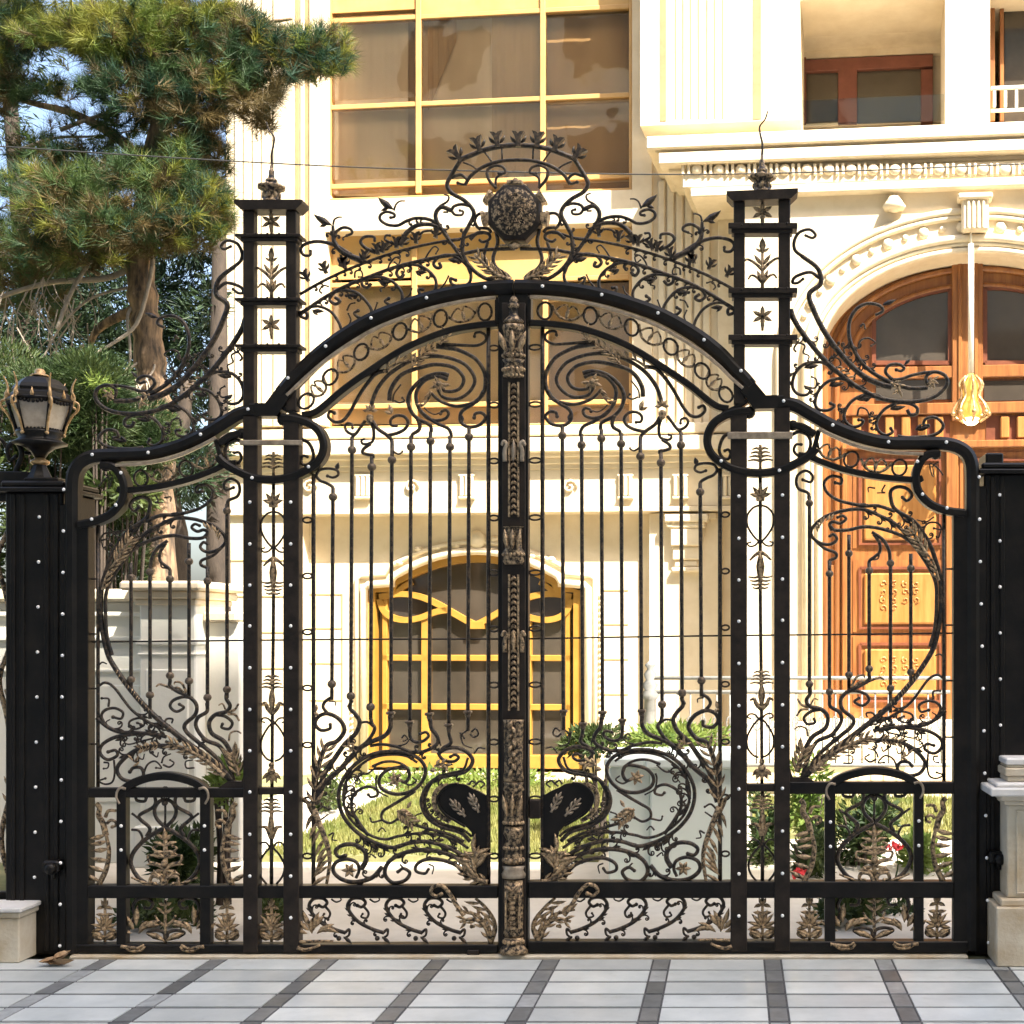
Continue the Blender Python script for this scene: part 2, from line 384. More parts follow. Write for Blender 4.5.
def build_leaf(side):
    """one leaf of the gate: outer frame, rails, double column with its turret, three filled panels."""
    setmap(left if side == 'left' else right)
    lab = {'left': 'left leaf of the black wrought iron gate, pine tree and lantern beside it',
           'right': 'right leaf of the black wrought iron gate, wooden arched door behind it'}[side]
    g = thing('gate_leaf', lab, 'gate', (MP(66, 955)[0], 0.0, 0.0), 0, 'two leaves of the driveway gate')
    gx = g.location.x
    def put(name, mb, m):
        mb.v = [(x - gx, y, z) for x, y, z in mb.v]; first = None
        small = {'leaf_spray': 'leaf', 'acanthus': 'leaf', 'leaf_cluster': 'leaf', 'fern': 'leaf'}.get(name, 'tendril')
        for i, q in enumerate(mb.pieces() if m in ('scroll_iron', 'bronze') and name not in ('bar', 'link_ring', 'oval') else [mb]):
            o = q.build(name if i == 0 or len(q.v) > 260 else small, m, g); first = first or o
        return first
    class N(MB): pass
    # ---- heavy outer frame
    b = MB(); flat(b, pts('74,952 74,700 74,520 74,490 76,473 84,462 98,456.5 125,455.5 153,454 180,447 205,436 225,424 241,414.5 256,411'), 13, -.045, .045, bev=.6)
    flat(b, pts('252,411 271,411'), 13, -.0435, .0435, raw=True)
    put('wing_beam', b, 'frame_iron')
    b = MB(); b.prism([MP(*q) for q in ((258, 404.6), (268.5, 404.6), (282, 387), (293.5, 397), (279.5, 417.6), (258, 417.6))], -.0455, .0455); flat(b, pts('283,394.5 292,383.5 310,365 329,348.5 350,334 374,320.5 400,310 429,300.5 460,293.5 487,290 501,288.8 514.3,288.3'), 15, -.047, .047, bev=.6)
    put('arch_beam', b, 'frame_iron')
    b = MB(); flat(b, pts('290,397 310,378 330,361 352,346 376,332 402,321 430,311.5 460,304.5 485,301 497,300'), 3, -.052, -.03); put('arch_lip_highlight', b, 'lip')  # pale strip paints the beam's highlight line onto its lower lip
    b = MB(); flat(b, pts('120,466.5 153,464 182,457 206,446 219,439'), 3, -.05, -.03); put('arch_lip_highlight', b, 'lip')
    b = MB(); flat(b, pts('304,416 318.5,412 343.5,391.5 368.5,373.5 406,349.5 446,333 475,327 498,324.5'), 6.5, -.035, .035, bev=.4)
    flat(b, pts('286,409 296,415 310,421'), 4.5, -.035, .035); flat(b, [(498, 299), (498, 326)], 4, -.035, .035, raw=True)
    put('inner_arch', b, 'frame_iron')
    b = MB(); flat(b, pts('120,489.5 127,491 158,487.5 189,480.5 214,471.5 226,466 238,463.5'), 6, -.035, .035, bev=.4)
    flat(b, [(218, 440), (225, 466)], 4.5, -.035, .035, raw=True); flat(b, [(121, 467), (128, 489)], 4, -.035, .035, raw=True)
    put('inner_arch', b, 'frame_iron')
    b = MB(); flat(b, pts('284,419 296,420 310,424 321,432 326,446 322,460 309,471 292,478 274,480.5 256,478.5 241,472.5 228,465 221,458'), 8, -.05, .03, bev=.5)
    knob(b, (284, 420), 6.5, -.01); knob(b, (243, 434), 5.5, -.01); flat(b, pts('243,434 232,437 222,444'), 7, -.04, .03, bev=.5)
    put('ring', b, 'frame_iron')
    b = MB(); flat(b, pts('104,466 115,467 123,475 127,488 124,503 113,515 97,522 82,525'), 8, -.045, .035, bev=.5); knob(b, (107, 466), 6, -.01); put('ring', b, 'frame_iron')
    # ---- stiles, column posts, rails
    b = MB(); rect(b, 79, 522, 91, 951, -.03, .03); put('stile', b, 'frame_iron')
    b = MB(); rect(b, 499, 296, 514.3, 951, -.03, .03); put('stile', b, 'frame_iron')
    for x0, x1, u0, u1 in ((246, 260.5, 245.7, 256.5), (286, 301.5, 288, 298.5)):
        b = MB(); rect(b, x0, 417, x1, 951, -.042, .025); rect(b, u0, 213, u1, 412, -.036, .02); put('post', b, 'iron')
    for x0, x1 in ((119, 128.5), (202, 212.5)):
        b = MB(); rect(b, x0, 790, x1, 944, -.03, .02); put('post', b, 'frame_iron')
    b = MB(); rect(b, 90.8, 787.5, 246.5, 797, -.028, .022); put('rail', b, 'frame_iron')
    b = MB(); rect(b, 260, 787, 286.5, 794, -.028, .022); put('rail', b, 'iron')
    b = MB(); rect(b, 90.8, 884.5, 499.2, 897, -.034, .03); put('rail', b, 'frame_iron')
    b = MB(); rect(b, 79, 943, 499.2, 951.5, -.036, .032); put('rail', b, 'frame_iron')
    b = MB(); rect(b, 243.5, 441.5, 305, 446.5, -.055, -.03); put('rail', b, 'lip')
    b = MB(); stk(b, [(91, 642), (200, 641), (350, 639.5), (499, 639)], .75, y=.012, n=5); put('tie_rod', b, 'iron')
    b = MB(); flat(b, pts('122,792 134,783 150,777.5 166,775.5 182,777.5 198,783 209,792'), 8, -.032, .022); put('panel_arch', b, 'frame_iron')
    for sx in (1, -1):
        b = MB(); X = lambda v: 165.5 + sx * (v - 165.5)
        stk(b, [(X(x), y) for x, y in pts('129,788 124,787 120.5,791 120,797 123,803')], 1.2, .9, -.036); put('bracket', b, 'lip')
    # ---- ornamented strips below the beams: rings and forked sprigs
    C = [(485.5, 312.5, 0), (441, 319, 12), (400.5, 332, 20), (362, 352.5, 30), (331, 377.5, 38), (307, 401.5, 45)]
    for (x, y, a) in C:
        b = MB(); ring(b, (x, y), 6.6, 8.6, 1.35, -.012, a); put('oval', b, 'scroll_iron')
    for (x0, y0, a0), (x1, y1, a1) in zip(C, C[1:]):
        mx, my, a = (x0+x1)/2, (y0+y1)/2 - 1.0, (a0+a1)/2 + 8; ca, sa = math.cos(R(-a)), math.sin(R(-a))
        T = lambda u, v: (mx + u*ca - v*sa, my + u*sa + v*ca); b = MB()
        dd = .5*math.hypot(x1-x0, y1-y0) - 5
        for sd in (-1, 1): stk(b, [T(sd*dd, -4), T(sd*dd*.72, 1.5), T(sd*dd*.4, 6), T(0, 7.5)], 1.1, 1.0, -.01); stk(b, [T(sd*dd*.72, 1.5), T(sd*dd*.5, -4), T(sd*dd*.2, -7), T(sd*dd*.05, -4)], .9, .7, -.01, 1.1); leaf(b, T(sd*dd*.4, 6), -90 - a + sd*50, 8, 3, -.012)
        leaf(b, T(0, 7.5), -90 - a, 12, 4.2, -.014, 1.6); put('garland', b, 'bronze')
    for (x, y, a) in ((142, 478.5, -8), (187, 469, -18)):
        b = MB(); ring(b, (x, y), 6.8, 8.0, 1.3, -.012, a); put('oval', b, 'scroll_iron')
    for (x, y, a) in ((164, 475, 10), (207, 461, 22)):
        ca, sa = math.cos(R(-a)), math.sin(R(-a)); T = lambda u, v: (x + u*ca - v*sa, y + u*sa + v*ca); b = MB()
        
        for sd in (-1, 1): stk(b, [T(sd*15, -4), T(sd*11, 2), T(sd*6, 6), T(0, 7)], 1.1, 1.0, -.01); stk(b, [T(sd*11, 2), T(sd*8, -4), T(sd*4, -6), T(sd*2, -3)], .9, .7, -.01, 1.1); leaf(b, T(sd*6, 6), -90 - a + sd*50, 8, 3, -.012)
        leaf(b, T(0, 7), -90 - a, 12, 4.2, -.014, 1.6); put('garland', b, 'bronze')
    b = MB(); stk(b, pts('303,440 309,443 313,450 314,458 310,464 304,465 301.5,460 304,456 308,457'), 1.5, 1.1, -.01, 1.8); put('scroll', b, 'scroll_iron')
    b = MB(); stk(b, pts('244,443 237,440.5 229,444 226,452 229,461 237,464 242,459 240,453 235,453'), 1.5, 1.1, -.01, 1.8); put('scroll', b, 'scroll_iron')
    b = MB(); e = crop(80, 440, 6.4)
    stk(b, e('120,300 160,250 205,225 195,290 180,310'), .7, .5); stk(b, e('150,215 185,240 180,300'), .6, .4); put('scroll', b, 'scroll_iron')
    # ---- turret above the column
    b = MB(); cx = 272; T = [MP(x, y) for x, y in ((238.5, 203.5), (306, 203.5), (306, 207), (300, 213), (245, 213), (238.5, 207))]
    b.prism(T, -.06, .045); put('turret_cap', b, 'iron')
    for y in (237, 300.5, 346.5):
        b = MB(); rect(b, 239, y, 304, y+3, -.058, .04, .003); rect(b, 243.5, y+3, 300.5, y+7, -.046, .03, .003)
        for x in (249, 260, 271.5, 283, 291): knob(b, (x, y+.2), 1.3, -.057, 6)
        put('ledge', b, 'iron')
    b = MB(); X, Z = MP(272, 203.5); s = S
    b.lathe((X, -.008, Z), [(9*s, 0), (9.5*s, 1.2*s), (8*s, 2.4*s), (8.5*s, 5*s), (8*s, 8*s), (8.5*s, 12*s), (12*s, 13.5*s), (13.5*s, 15*s), (13*s, 16.5*s), (7*s, 17.5*s), (5*s, 20*s), (6*s, 21.5*s), (5.5*s, 23*s), (3.2*s, 25*s), (2.6*s, 29*s), (2.8*s, 32*s), (1.6*s, 33*s), (1.3*s, 38*s)], 12)
    for k in range(8):
        a = 2*math.pi*k/8; b.ball((X+12*s*math.cos(a), -.008+12*s*math.sin(a), Z+15.5*s), 2.2*s, 6); b.ball((X+8*s*math.cos(a), -.008+8*s*math.sin(a), Z+7*s), 2.0*s, 6, 1, 1.6)
    put('finial', b, 'bronze')
    b = MB(); stk(b, pts('272,168 271.5,155 273.5,145 274,137 269,130 266.5,122'), 1.0, .5); put('finial_rod', b, 'iron')
    for yc in (222, 325):
        b = MB(); stk(b, [(271.5, yc+14), (271.5, yc)], 1.1)
        for k in range(6): leaf(b, (271.5, yc), -90 + 60*k, 10.5, 4.6, -.008, 1.4)
        knob(b, (271.5, yc), 2.4, -.012); leaf(b, (271.5, yc+13), -90, 9, 4, -.004); put('flower', b, 'bronze')
    b = MB(); stk(b, [(271.5, 300), (271.5, 262)], 1.5, 1.1); leaf(b, (271.5, 262), -90, 15, 6.5, -.005)
    for sd in (-1, 1):
        stk(b, [(271.5, 279), (271.5+sd*7, 272), (271.5+sd*14, 268), (271.5+sd*18.5, 270.5)], 1.5, .8, 0, 1.3); stk(b, [(271.5, 292), (271.5+sd*6, 285.5), (271.5+sd*10.5, 284), (271.5+sd*13, 287)], 1.3, .7, 0, 1.1)
        leaf(b, (271.5, 275), -90+sd*35, 14, 4, -.004); leaf(b, (271.5, 262), -90+sd*55, 8, 3, -.004); leaf(b, (271.5, 292), -90+sd*22, 14, 4, -.006)
    put('plant_ornament', b, 'bronze')
    # ---- inside the column
    b = MB(); stk(b, [(273.5, 482), (273.5, 600), (272.5, 700), (272, 787)], 1.4); put('bar', b, 'scroll_iron')
    b = MB(); stk(b, [(273.5, 478), (273.5, 452)], 1.2); fern(b, 273.5, 470, 1.05, True, -.006); put('fern', b, 'bronze')
    b = MB()
    for d in (-58, -28, 0, 28, 58): leaf(b, (273.5, 504), -90+d, 15 - abs(d)*.07, 4.6, -.01, 1.6, d*.4)
    rect(b, 269.5, 503.5, 277.5, 507.5, -.016, .012); put('crown_casting', b, 'bronze')
    def heart(y0, y1, flip):
        b = MB(); h = y1 - y0
        for sd in (-1, 1):
            Y = (lambda t: y0 + h*t) if not flip else (lambda t: y1 - h*t)
            stk(b, [(273.5, Y(.92)), (273.5+sd*6.5, Y(.75)), (273.5+sd*12, Y(.5)), (273.5+sd*12, Y(.25)), (273.5+sd*7, Y(.08)), (273.5+sd*1.5, Y(.02))], .85)
            stk(b, [(273.5, Y(.85)), (273.5+sd*5, Y(.98)), (273.5+sd*10, Y(1.0)), (273.5+sd*12, Y(.93)), (273.5+sd*9, Y(.90))], .8, .6, 0, .9)
        put('heart_scroll', b, 'scroll_iron')
    heart(511, 552, False); heart(718, 762, True)
    b = MB(); leaf(b, (273.5, 557), 90, 34, 8, -.008, 2)
    for sd in (-1, 1): stk(b, [(273.5, 558), (273.5+sd*5, 561), (273.5+sd*10, 566)], 1.8, .7)
    fern(b, 273.5, 580, 1.0, False, -.006); put('fern', b, 'bronze')
    b = MB(); fern(b, 272.3, 690, 1.0, True, -.006); leaf(b, (272.3, 712), -90, 26, 7, -.008, 2)
    for sd in (-1, 1): stk(b, [(272.3, 713), (272.3+sd*5, 708), (272.3+sd*7, 703), (272.3+sd*11, 704.5)], 2.2, .8)
    put('fern', b, 'bronze')
    b = MB()
    for d in (-70, -35, 0, 35, 70): leaf(b, (272, 772), 90+d, 12, 5, -.008, 1.6, -d*.5)
    knob(b, (272, 765), 3, -.008); knob(b, (272, 771), 4, -.01); put('crown_casting', b, 'bronze')
    b = MB(); stk(b, [(271.5, 794), (271.5, 884)], 1.5); put('bar', b, 'scroll_iron')
    b = MB(); fern(b, 271.5, 814, 1.05, True, -.006); leaf(b, (271.5, 838), -90, 28, 6.5, -.008, 2)
    for sd in (-1, 1): stk(b, [(271.5, 838), (271.5+sd*4, 829), (271.5+sd*7, 827), (271.5+sd*10.5, 827)], 2.2, .8)
    put('fern', b, 'bronze')
    b = MB()
    for sd in (-1, 1):
        stk(b, [(271.5, 846), (271.5+sd*8, 855), (271.5+sd*13, 866), (271.5+sd*11, 876), (271.5+sd*5, 884)], .9); stk(b, [(271.5, 850), (271.5+sd*5, 843), (271.5+sd*10, 843), (271.5+sd*13, 847)], .9, .6, 0, .9)
    put('heart_scroll', b, 'scroll_iron')
    def palmette(x, w=12, y1=942, y0=898):
        b = MB(); stk(b, [(x, y1), (x, y0)], 1.2)
        for d in (-80, -56, -30, -12, 12, 30, 56, 80): leaf(b, (x, y1-13), -90+d, w*1.6 - abs(d)*.06, 4.4, -.006, 1.6, d*.45)
        for sd in (-1, 1):
            leaf(b, (x, y0+9), -90+sd*75, 8.5, 4.2, -.006, 1.5, sd*60); leaf(b, (x, y0+9), -90+sd*25, 8, 4, -.006, 1.5)
            stk(b, [(x, y1-6), (x+sd*6, y1-3), (x+sd*11, y1-6), (x+sd*9, y1-10), (x+sd*6, y1-8)], 1.6, .9, 0, 1.3); leaf(b, (x, y1-4), -90+sd*48, 14, 6.5, -.008, 1.8, sd*30); leaf(b, (x, y1-3), -90+sd*80, 12, 5, -.01, 1.8, -sd*30); leaf(b, (x, y0+16), -90+sd*110, 9, 4, -.006, 1.5, -sd*40)
        knob(b, (x, y1-14), 3, -.01); put('palmette', b, 'bronze')
    palmette(271.5)
    # ---- plain bars of the main panel with their knuckles
    bars = [(313.5, None, None, 474, 884), (333, 497, 684, 488, 700), (352, 450, 696, 437, 702), (371.8, 467, 707, 456, 719), (392, 460, 713, 440, 722), (411, 447, 722, 436, 731), (430.5, 441, 714, 432, 721), (450, 447, 725, 436, 731), (469, 437, 712, 427, 731), (488.5, None, None, 325, 884)]
    for x, t, l, y0, y1 in bars:
        b = MB(); dx = -1.2 if l else 0; stk(b, [(x, y0), (x + dx*.5, (y0+y1)/2), (x + dx, y1)], 1.55 if l else 1.7, n=6)
        o = put('bar', b, 'scroll_iron')
        for k, q in ((0, t), (1, l)):
            if q:
                kb = MB()
                if k == 1 and x > 380: rect(kb, x+dx-4, q-1.5, x+dx+4, q+1.5, -.02, .02); knob(kb, (x+dx, q+3), 3.0)
                else: knob(kb, (x + (dx if k else 0), q), 4.4, 0, 14, .98)
                kb.v = [(vx - gx, vy, vz) for vx, vy, vz in kb.v]; kb.build('knuckle', 'knuckle', o)
    for x, ys in ((307.5, (520, 576, 632, 688, 745, 800, 856)), (494, (348, 405, 461, 518, 573, 629, 685, 742, 799, 856))):
        for y in ys:
            b = MB(); ring(b, (x, y), 4.6, 2.6, 1.1); put('link_ring', b, 'scroll_iron')
    # ---- great whorl at the head of the main panel
    u = crop(360, 320, 7.314); q = crop(256, 256, 4.0)
    def sc(*items, m='scroll_iron'):
        b = MB()
        for it in items: it(b)
        put('scroll', b, m)
    def st(p, *a, **k): return lambda b: stk(b, p, *a, **k)
    def lf(*a, **k): return lambda b: leaf(b, *a, **k)
    def fr(*a, **k): return lambda b: fronds(b, *a, **k)
    sc(st(u('560,195 640,205 720,220 840,280 905,370 918,450 900,540 830,610 760,655 735,690 735,740 770,775 820,782 880,765 918,715 890,680 845,685 835,715'), 1.8, 1.3, eye=2.2), lf(u('742,690')[0], 85, 10, 4.5))
    sc(st(u('905,520 860,590 790,618 700,630 610,605 555,570 515,525'), 1.7, 1.2))
    sc(st(u('80,650 92,590 130,500 205,405 310,330 400,290 520,265 640,275 760,320 825,395 838,460 800,525 740,568 680,580 610,565 575,520 568,490'), 1.8, 1.3))
    sc(st(u('215,590 222,520 265,440 330,385 450,345 560,325 680,345 745,400 758,450 730,500 680,522 620,520 590,492'), 1.9, 1.3))
    sc(st(u('650,405 600,393 540,398 460,430 385,500 352,580 370,660 420,720 505,765 520,790 520,820'), 1.8, 1.5)); sc(st(u('420,720 438,775 425,810 385,835 378,860'), 1.7, 1.4))
    sc(st(u('640,435 590,415 540,415 470,445 415,520 412,590 440,660 500,715 570,760 640,790 665,830 665,860'), 1.7, 1.4))
    sc(st(u('440,660 490,715 560,735 625,720 648,685 630,660 600,668 590,685'), 1.5, 1.1, eye=2.0), st(u('470,640 500,670 545,690 590,675'), .7, .5))
    b = MB()
    for k in range(7): leaf(b, u('585,475')[0], 40*k, 8 if k % 2 else 11, 4, -.006, 1.6)
    knob(b, u('580,470')[0], 3.2, -.01); fronds(b, u('520,520 505,570 470,620 440,635'), 1, 6, 2.5, 5, -.004); put('rosette', b, 'bronze')
    sc(st(u('560,180 660,180 760,185 860,185 918,150 915,110 880,90 845,95 838,120'), 1.4, 1.0, eye=1.9))
    sc(st(pts('388,371 380,372 373.5,376 363.5,388.5 356,401 350,412 343,420.5 335,422 328.5,417 330,411.5 334.5,413'), 1.7, 1.2, eye=2))
    b = MB(); fronds(b, u('380,350 420,300 480,245 560,195'), 0, 8, 3, 5, -.012, 35); fronds(b, u('180,385 260,330 330,305 400,290'), -1, 8, 3, 4, -.012, 30)
    fronds(b, u('590,185 640,120 600,85'), 0, 6, 3, 3, -.02); put('leaf_spray', b, 'bronze')
    sc(st(u('40,735 0,790 -30,830 -60,835 -95,815 -110,780 -90,755 -60,765 -55,790'), 1.4, 1.0, eye=1.8), st(pts('356,433.5 352.5,437 352,442'), 1.4, 1.4))
    sc(st(u('80,745 100,810 95,880 60,905 20,905 10,880 30,872'), 1.4, .9, eye=1.5), st(u('80,905 30,940 20,970 60,985 92,988 95,1010'), 1.4, 1.4), st(u('95,1000 92,988'), 1.4))
    sc(st(u('90,740 130,795 200,845 230,880 235,930 235,1010'), 1.6, 1.5), st(u('200,845 280,825 335,790 350,745 320,705 265,700 225,730 230,770 265,775'), 1.5, 1.1, eye=1.9), st(u('240,960 280,980 310,965 305,955'), .9, .6))
    b = MB(); knob(b, u('75,720')[0], 4, -.01); knob(b, u('75,745')[0], 3, -.01)
    for d in (-130, -90, -50, 180, 0): leaf(b, u('78,665')[0], d, 7.5, 4, -.008, 1.6)
    leaf(b, u('240,690')[0], -110, 11, 5, -.006); leaf(b, u('240,690')[0], -160, 9, 4, -.006); put('rosette', b, 'bronze')
    sc(st(u('240,600 250,540 300,470'), .8, .6), st(u('250,590 290,605 325,590 310,570'), .8, .6, eye=1.4))
    sc(st(pts('333,493 332.5,487 326,483 320,480.5 316.5,475.5 320,470 329,468.5 337,470.5 338,475 333,477.5 327.5,476'), 1.4, 1.0, eye=1.8), lf((336, 471), -75, 9, 5))
    # ---- lower main panel: great double ring, S-scrolls, black shield
    v = crop(300, 660, 5.12); t = crop(256, 768, 4.0)
    sc(st(v('500,610 540,625 560,590 545,550 500,550 440,568 405,612 420,660 490,687 570,672 625,622 642,560 612,508 550,478 470,468 380,480 300,520 235,588 198,680 213,780 268,860 350,920 450,957 500,957 560,937 650,930 750,957 835,1000'), 1.4, 1.7))
    sc(st(v('600,525 545,492 470,484 385,496 318,532 248,600 222,685 238,780 292,850 370,902 440,918 500,903 600,888 700,893 800,925 862,965'), 1.1, 1.2))
    sc(st(v('370,545 430,522 490,522 540,545 558,585'), 1.2, 1.0), st(v('395,590 388,620 400,670 450,700'), .9, .6), st(v('520,620 560,640 595,620 575,600'), .9, .6))
    b = MB()
    for k in range(6): leaf(b, v('490,610')[0], 60*k+15, 8, 4, -.008, 1.6)
    knob(b, v('490,610')[0], 2.6, -.01); put('rosette', b, 'bronze')
    sc(st(v('310,580 345,582 390,548'), 1.0, .7), st(v('330,575 300,600 270,640'), .8, .5))
    sc(st(v('350,900 300,830 265,760 275,690 335,650 385,658 398,690 365,702 350,690'), 1.5, 1.0, eye=1.8), fr(v('275,770 262,730 275,690'), -1, 6, 2.5, 4, r=0))
    sc(st(v('590,670 520,715 470,745 425,775 420,815 460,835 500,815'), 1.4, 1.0, eye=1.8), st(v('420,820 370,830 360,810'), .9, .6, eye=1.2), st(v('400,880 420,860 440,880'), .8, .5))
    b = MB(); fronds(b, v('500,770 540,800 590,840'), 0, 8, 4, 5, -.008, 55); leaf(b, v('550,760')[0], -60, 9, 4, -.01); knob(b, v('545,790')[0], 3, -.01); put('leaf_spray', b, 'bronze')
    sc(st(v('520,825 600,848 680,870 770,895 840,930'), 1.3, 1.3), st(v('600,840 590,800 620,785'), .8, .6, eye=1.1))
    sc(st(v('666,300 673,350 698,385 706,420 680,448 620,472 560,468 500,445 420,432 360,440'), 1.8, 1.2)); sc(st(v('563,330 564,395 590,420 630,415 658,390 645,370 615,378'), 1.5, 1.1, eye=1.9), st(v('690,370 710,400 720,440'), .8, .6))
    sc(st(v('520,400 535,385 550,405 530,415'), .7, .5, eye=1), st(v('500,440 540,430 565,400'), .7, .5))
    sc(st(v('460,285 462,345 430,390 350,425 290,465 205,560 120,640 82,740'), 1.8, 2.2)); sc(st(v('362,300 368,325 382,355 350,410 300,455'), 1.5, 1.5), st(v('375,340 345,318 312,322 308,332'), 1.1, .8, eye=1.4))
    sc(st(v('265,205 255,245 285,280 305,320 285,375 230,430 180,500 122,590 82,720'), 1.6, 2.2), st(v('255,250 245,235 260,225'), .8, .6))
    sc(st(v('78,740 80,620 100,525 135,440 190,415 228,358 200,303 142,275 95,290 78,328 108,360 152,352 155,330'), 2.2, 1.3, eye=2), st(v('163,190 130,212 118,240 138,268 160,285'), 1.4, 1.4), st(v('150,210 180,215 182,235'), .7, .5))
    b = MB(); fronds(b, v('75,745 85,620 110,520 140,440'), 0, 12, 4, 6, -.008, 18); fronds(b, v('290,470 250,440 255,425'), 0, 6, 3, 3, -.008); leaf(b, v('100,285')[0], -150, 7, 4, -.006); leaf(b, v('80,270')[0], -80, 9, 4, -.006); put('leaf_spray', b, 'bronze')
    sc(st(v('758,340 765,390 772,425 735,450 712,480 735,512 785,520 812,500 795,485 770,495'), 1.6, 1.1, eye=1.9))
    sc(st(v('705,485 740,458 800,449 858,475 884,520 845,572 760,592 690,612 642,662 622,730 650,802 720,852 820,882 872,930'), 1.6, 1.7)); sc(st(v('860,500 835,560 765,580 700,600 655,665 640,730 665,792 730,838 830,868 880,905'), 1.0, 1.1))
    b = MB(); fronds(b, v('690,545 730,530 760,545'), 0, 6, 4, 3, -.008); leaf(b, v('700,560')[0], 170, 7, 5, -.01); put('leaf_spray', b, 'bronze')
    sc(st(v('860,345 850,365 830,380 840,400'), .8, .6, eye=1.2), st(v('870,380 890,395 912,380 900,352 880,365'), .9, .7, eye=1.2), st(v('890,480 915,450 950,455'), .8, .6), st(v('820,370 835,430 880,450'), .8, .5), st(v('865,640 880,620 900,635 885,650'), .9, .7), st(v('900,640 920,620 945,635 925,655'), .9, .7))
    b = MB(); O = v('812,632 765,640 728,668 708,705 716,745 745,785 795,818 850,850 880,880'); O = spline(O, 5) + [(474, 842), (474, 884), (487.3, 884), (487.3, 795)] + spline(v('950,690 920,672 880,655 850,638 812,632'), 4)[:-1]
    b.prism([MP(x, y) for x, y in O], -.012, .008)
    flat(b, v('812,632 765,640 728,668 708,705 716,745 745,785 795,818 850,850'), 2.2, -.024, .012); put('shield', b, 'frame_iron')
    b = MB(); flat(b, v('760,640 715,655 690,690 690,745 720,795 770,828'), 4.5, -.01, .004); put('shield_border', b, 'bronze')
    for (p0, p1) in (('850,800', '770,710'), ('920,780', '870,680')):
        b = MB(); a, c = v(p0)[0], v(p1)[0]; an = math.degrees(math.atan2(c[1]-a[1], c[0]-a[0])); lerp = lambda t_: (a[0]+(c[0]-a[0])*t_, a[1]+(c[1]-a[1])*t_)
        stk(b, [a, lerp(.5), c], 1.1, .7, -.016); leaf(b, lerp(.45), an, 13, 4.6, -.016, 2)
        for t_, l_ in ((.12, 7.5), (.36, 9), (.60, 7.5)):
            for sd in (-1, 1): leaf(b, lerp(t_), an + sd*48, l_, 3.4, -.016, 1.8, -sd*35)
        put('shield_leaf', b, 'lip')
    b = MB(); c0 = (472, 866)
    for k, d in enumerate((-175, -150, -120, -95, -70, -45, -20, 160, 130)): leaf(b, (474 + (k % 3)*2, 864 - (k % 4)*4), d, 19 - (k % 3)*3, 5.5, -.02, 1.8, 20)
    knob(b, (478, 853), 3, -.025)
    for k, d in enumerate((-140, -115, -60, -85, 180, -35)): leaf(b, (478 - k, 876 - k*4), d, 20, 6, -.022, 2, 18)
    fronds(b, t('930,455 880,440 840,410 830,370'), 0, 9, 4, 6, -.016, 45, 2.4); put('leaf_cluster', b, 'bronze')
    # lower run: stem leaf at the column and the rolling scrolls above the rail
    b = MB(); fronds(b, t('232,165 262,240 290,320 296,380 284,462'), 1, 16, 4.5, 9, -.006, 62, 2.6); leaf(b, t('212,130')[0], 70, 16, 5, -.006); stk(b, t('180,120 200,130 215,160 232,190'), 1.2, 1.6); put('acanthus', b, 'bronze')
    sc(st(t('235,185 265,155 290,165'), 1, .7, eye=1.4), st(t('255,210 290,185'), .8, .6), st(t('290,270 310,260 305,285 325,290'), .8, .5))
    sc(st(t('420,405 440,370 435,335 400,308 350,308 318,330 330,355 358,350'), 2.2, 1.3, eye=2.1)); sc(st(t('505,395 465,438 400,456 345,446 310,415 318,380 360,364 402,378 412,410 400,440'), 1.9, 1.3))
    b = MB()
    for k in range(6): leaf(b, t('375,408')[0], 60*k, 8, 4, -.008, 1.6)
    put('rosette', b, 'bronze')
    sc(st(t('850,400 790,352 690,328 600,338 535,372 515,420 545,458 595,450 615,420 590,402 568,415'), 2.0, 1.3, eye=2)); sc(st(t('845,440 805,392 750,370 690,364 645,384 640,412 675,422 690,405'), 1.8, 1.1, eye=1.7), st(t('690,385 710,395 705,425'), .7, .5))
    sc(st(t('845,360 800,330 740,305 650,292 560,312'), 1.2, 1.0), st(t('670,290 675,310'), .7)); sc(st(t('575,385 590,400'), .7), st(t('480,360 460,345 455,355'), .7, .5, eye=1))
    # ---- bottom strip of the main panel
    w = crop(300, 860, 5.12)
    for k in range(4):
        dx = k * 38.4; sh = lambda t_: [(x + dx, y) for x, y in w(t_)]
        b = MB(); stk(b, sh('235,372 180,355 110,320 66,275 48,232 72,198 118,196 140,218 120,240 98,232'), 1.6, 1.2, -.004, 2.0)
        stk(b, sh('130,235 155,270 145,296 118,290 125,275'), 1.1, .7, -.004, 1.4); stk(b, sh('160,200 185,215 210,205 205,190'), .8, .5)
        stk(b, sh('230,372 252,355 250,385 225,400'), 1.2, .8); knob(b, sh('200,400')[0], 2.6, -.004); leaf(b, sh('225,390')[0], 40, 11, 4, -.008); fronds(b, sh('110,320 70,280 52,240'), -1, 4.5, 2.5, 3, -.006, 50, 0)
        shoots(b, sh('235,372 180,355 110,320 66,275 48,232'), 4, 8.5, k + 3, .8, True)
        put('scroll', b, 'scroll_iron')
    b = MB(); fronds(b, w('975,425 1000,350 985,290 945,235 900,195'), -1, 13, 4, 5, -.008, 30, 2.2); fronds(b, w('980,420 950,340 890,300 820,315'), 0, 9, 3.6, 4, -.01, 40, 2.2); fronds(b, w('970,380 920,290 850,265 800,255'), 1, 8, 3.5, 4, -.008, 40, 1.8)
    stk(b, w('850,275 810,220 775,160 735,122 695,128 682,155 705,175 735,165'), 1.9, 1.3, -.045, 2.2); stk(b, w('880,330 875,345 890,340'), 1.2, .8, 0, 1.6); put('acanthus', b, 'bronze')
    b = MB()
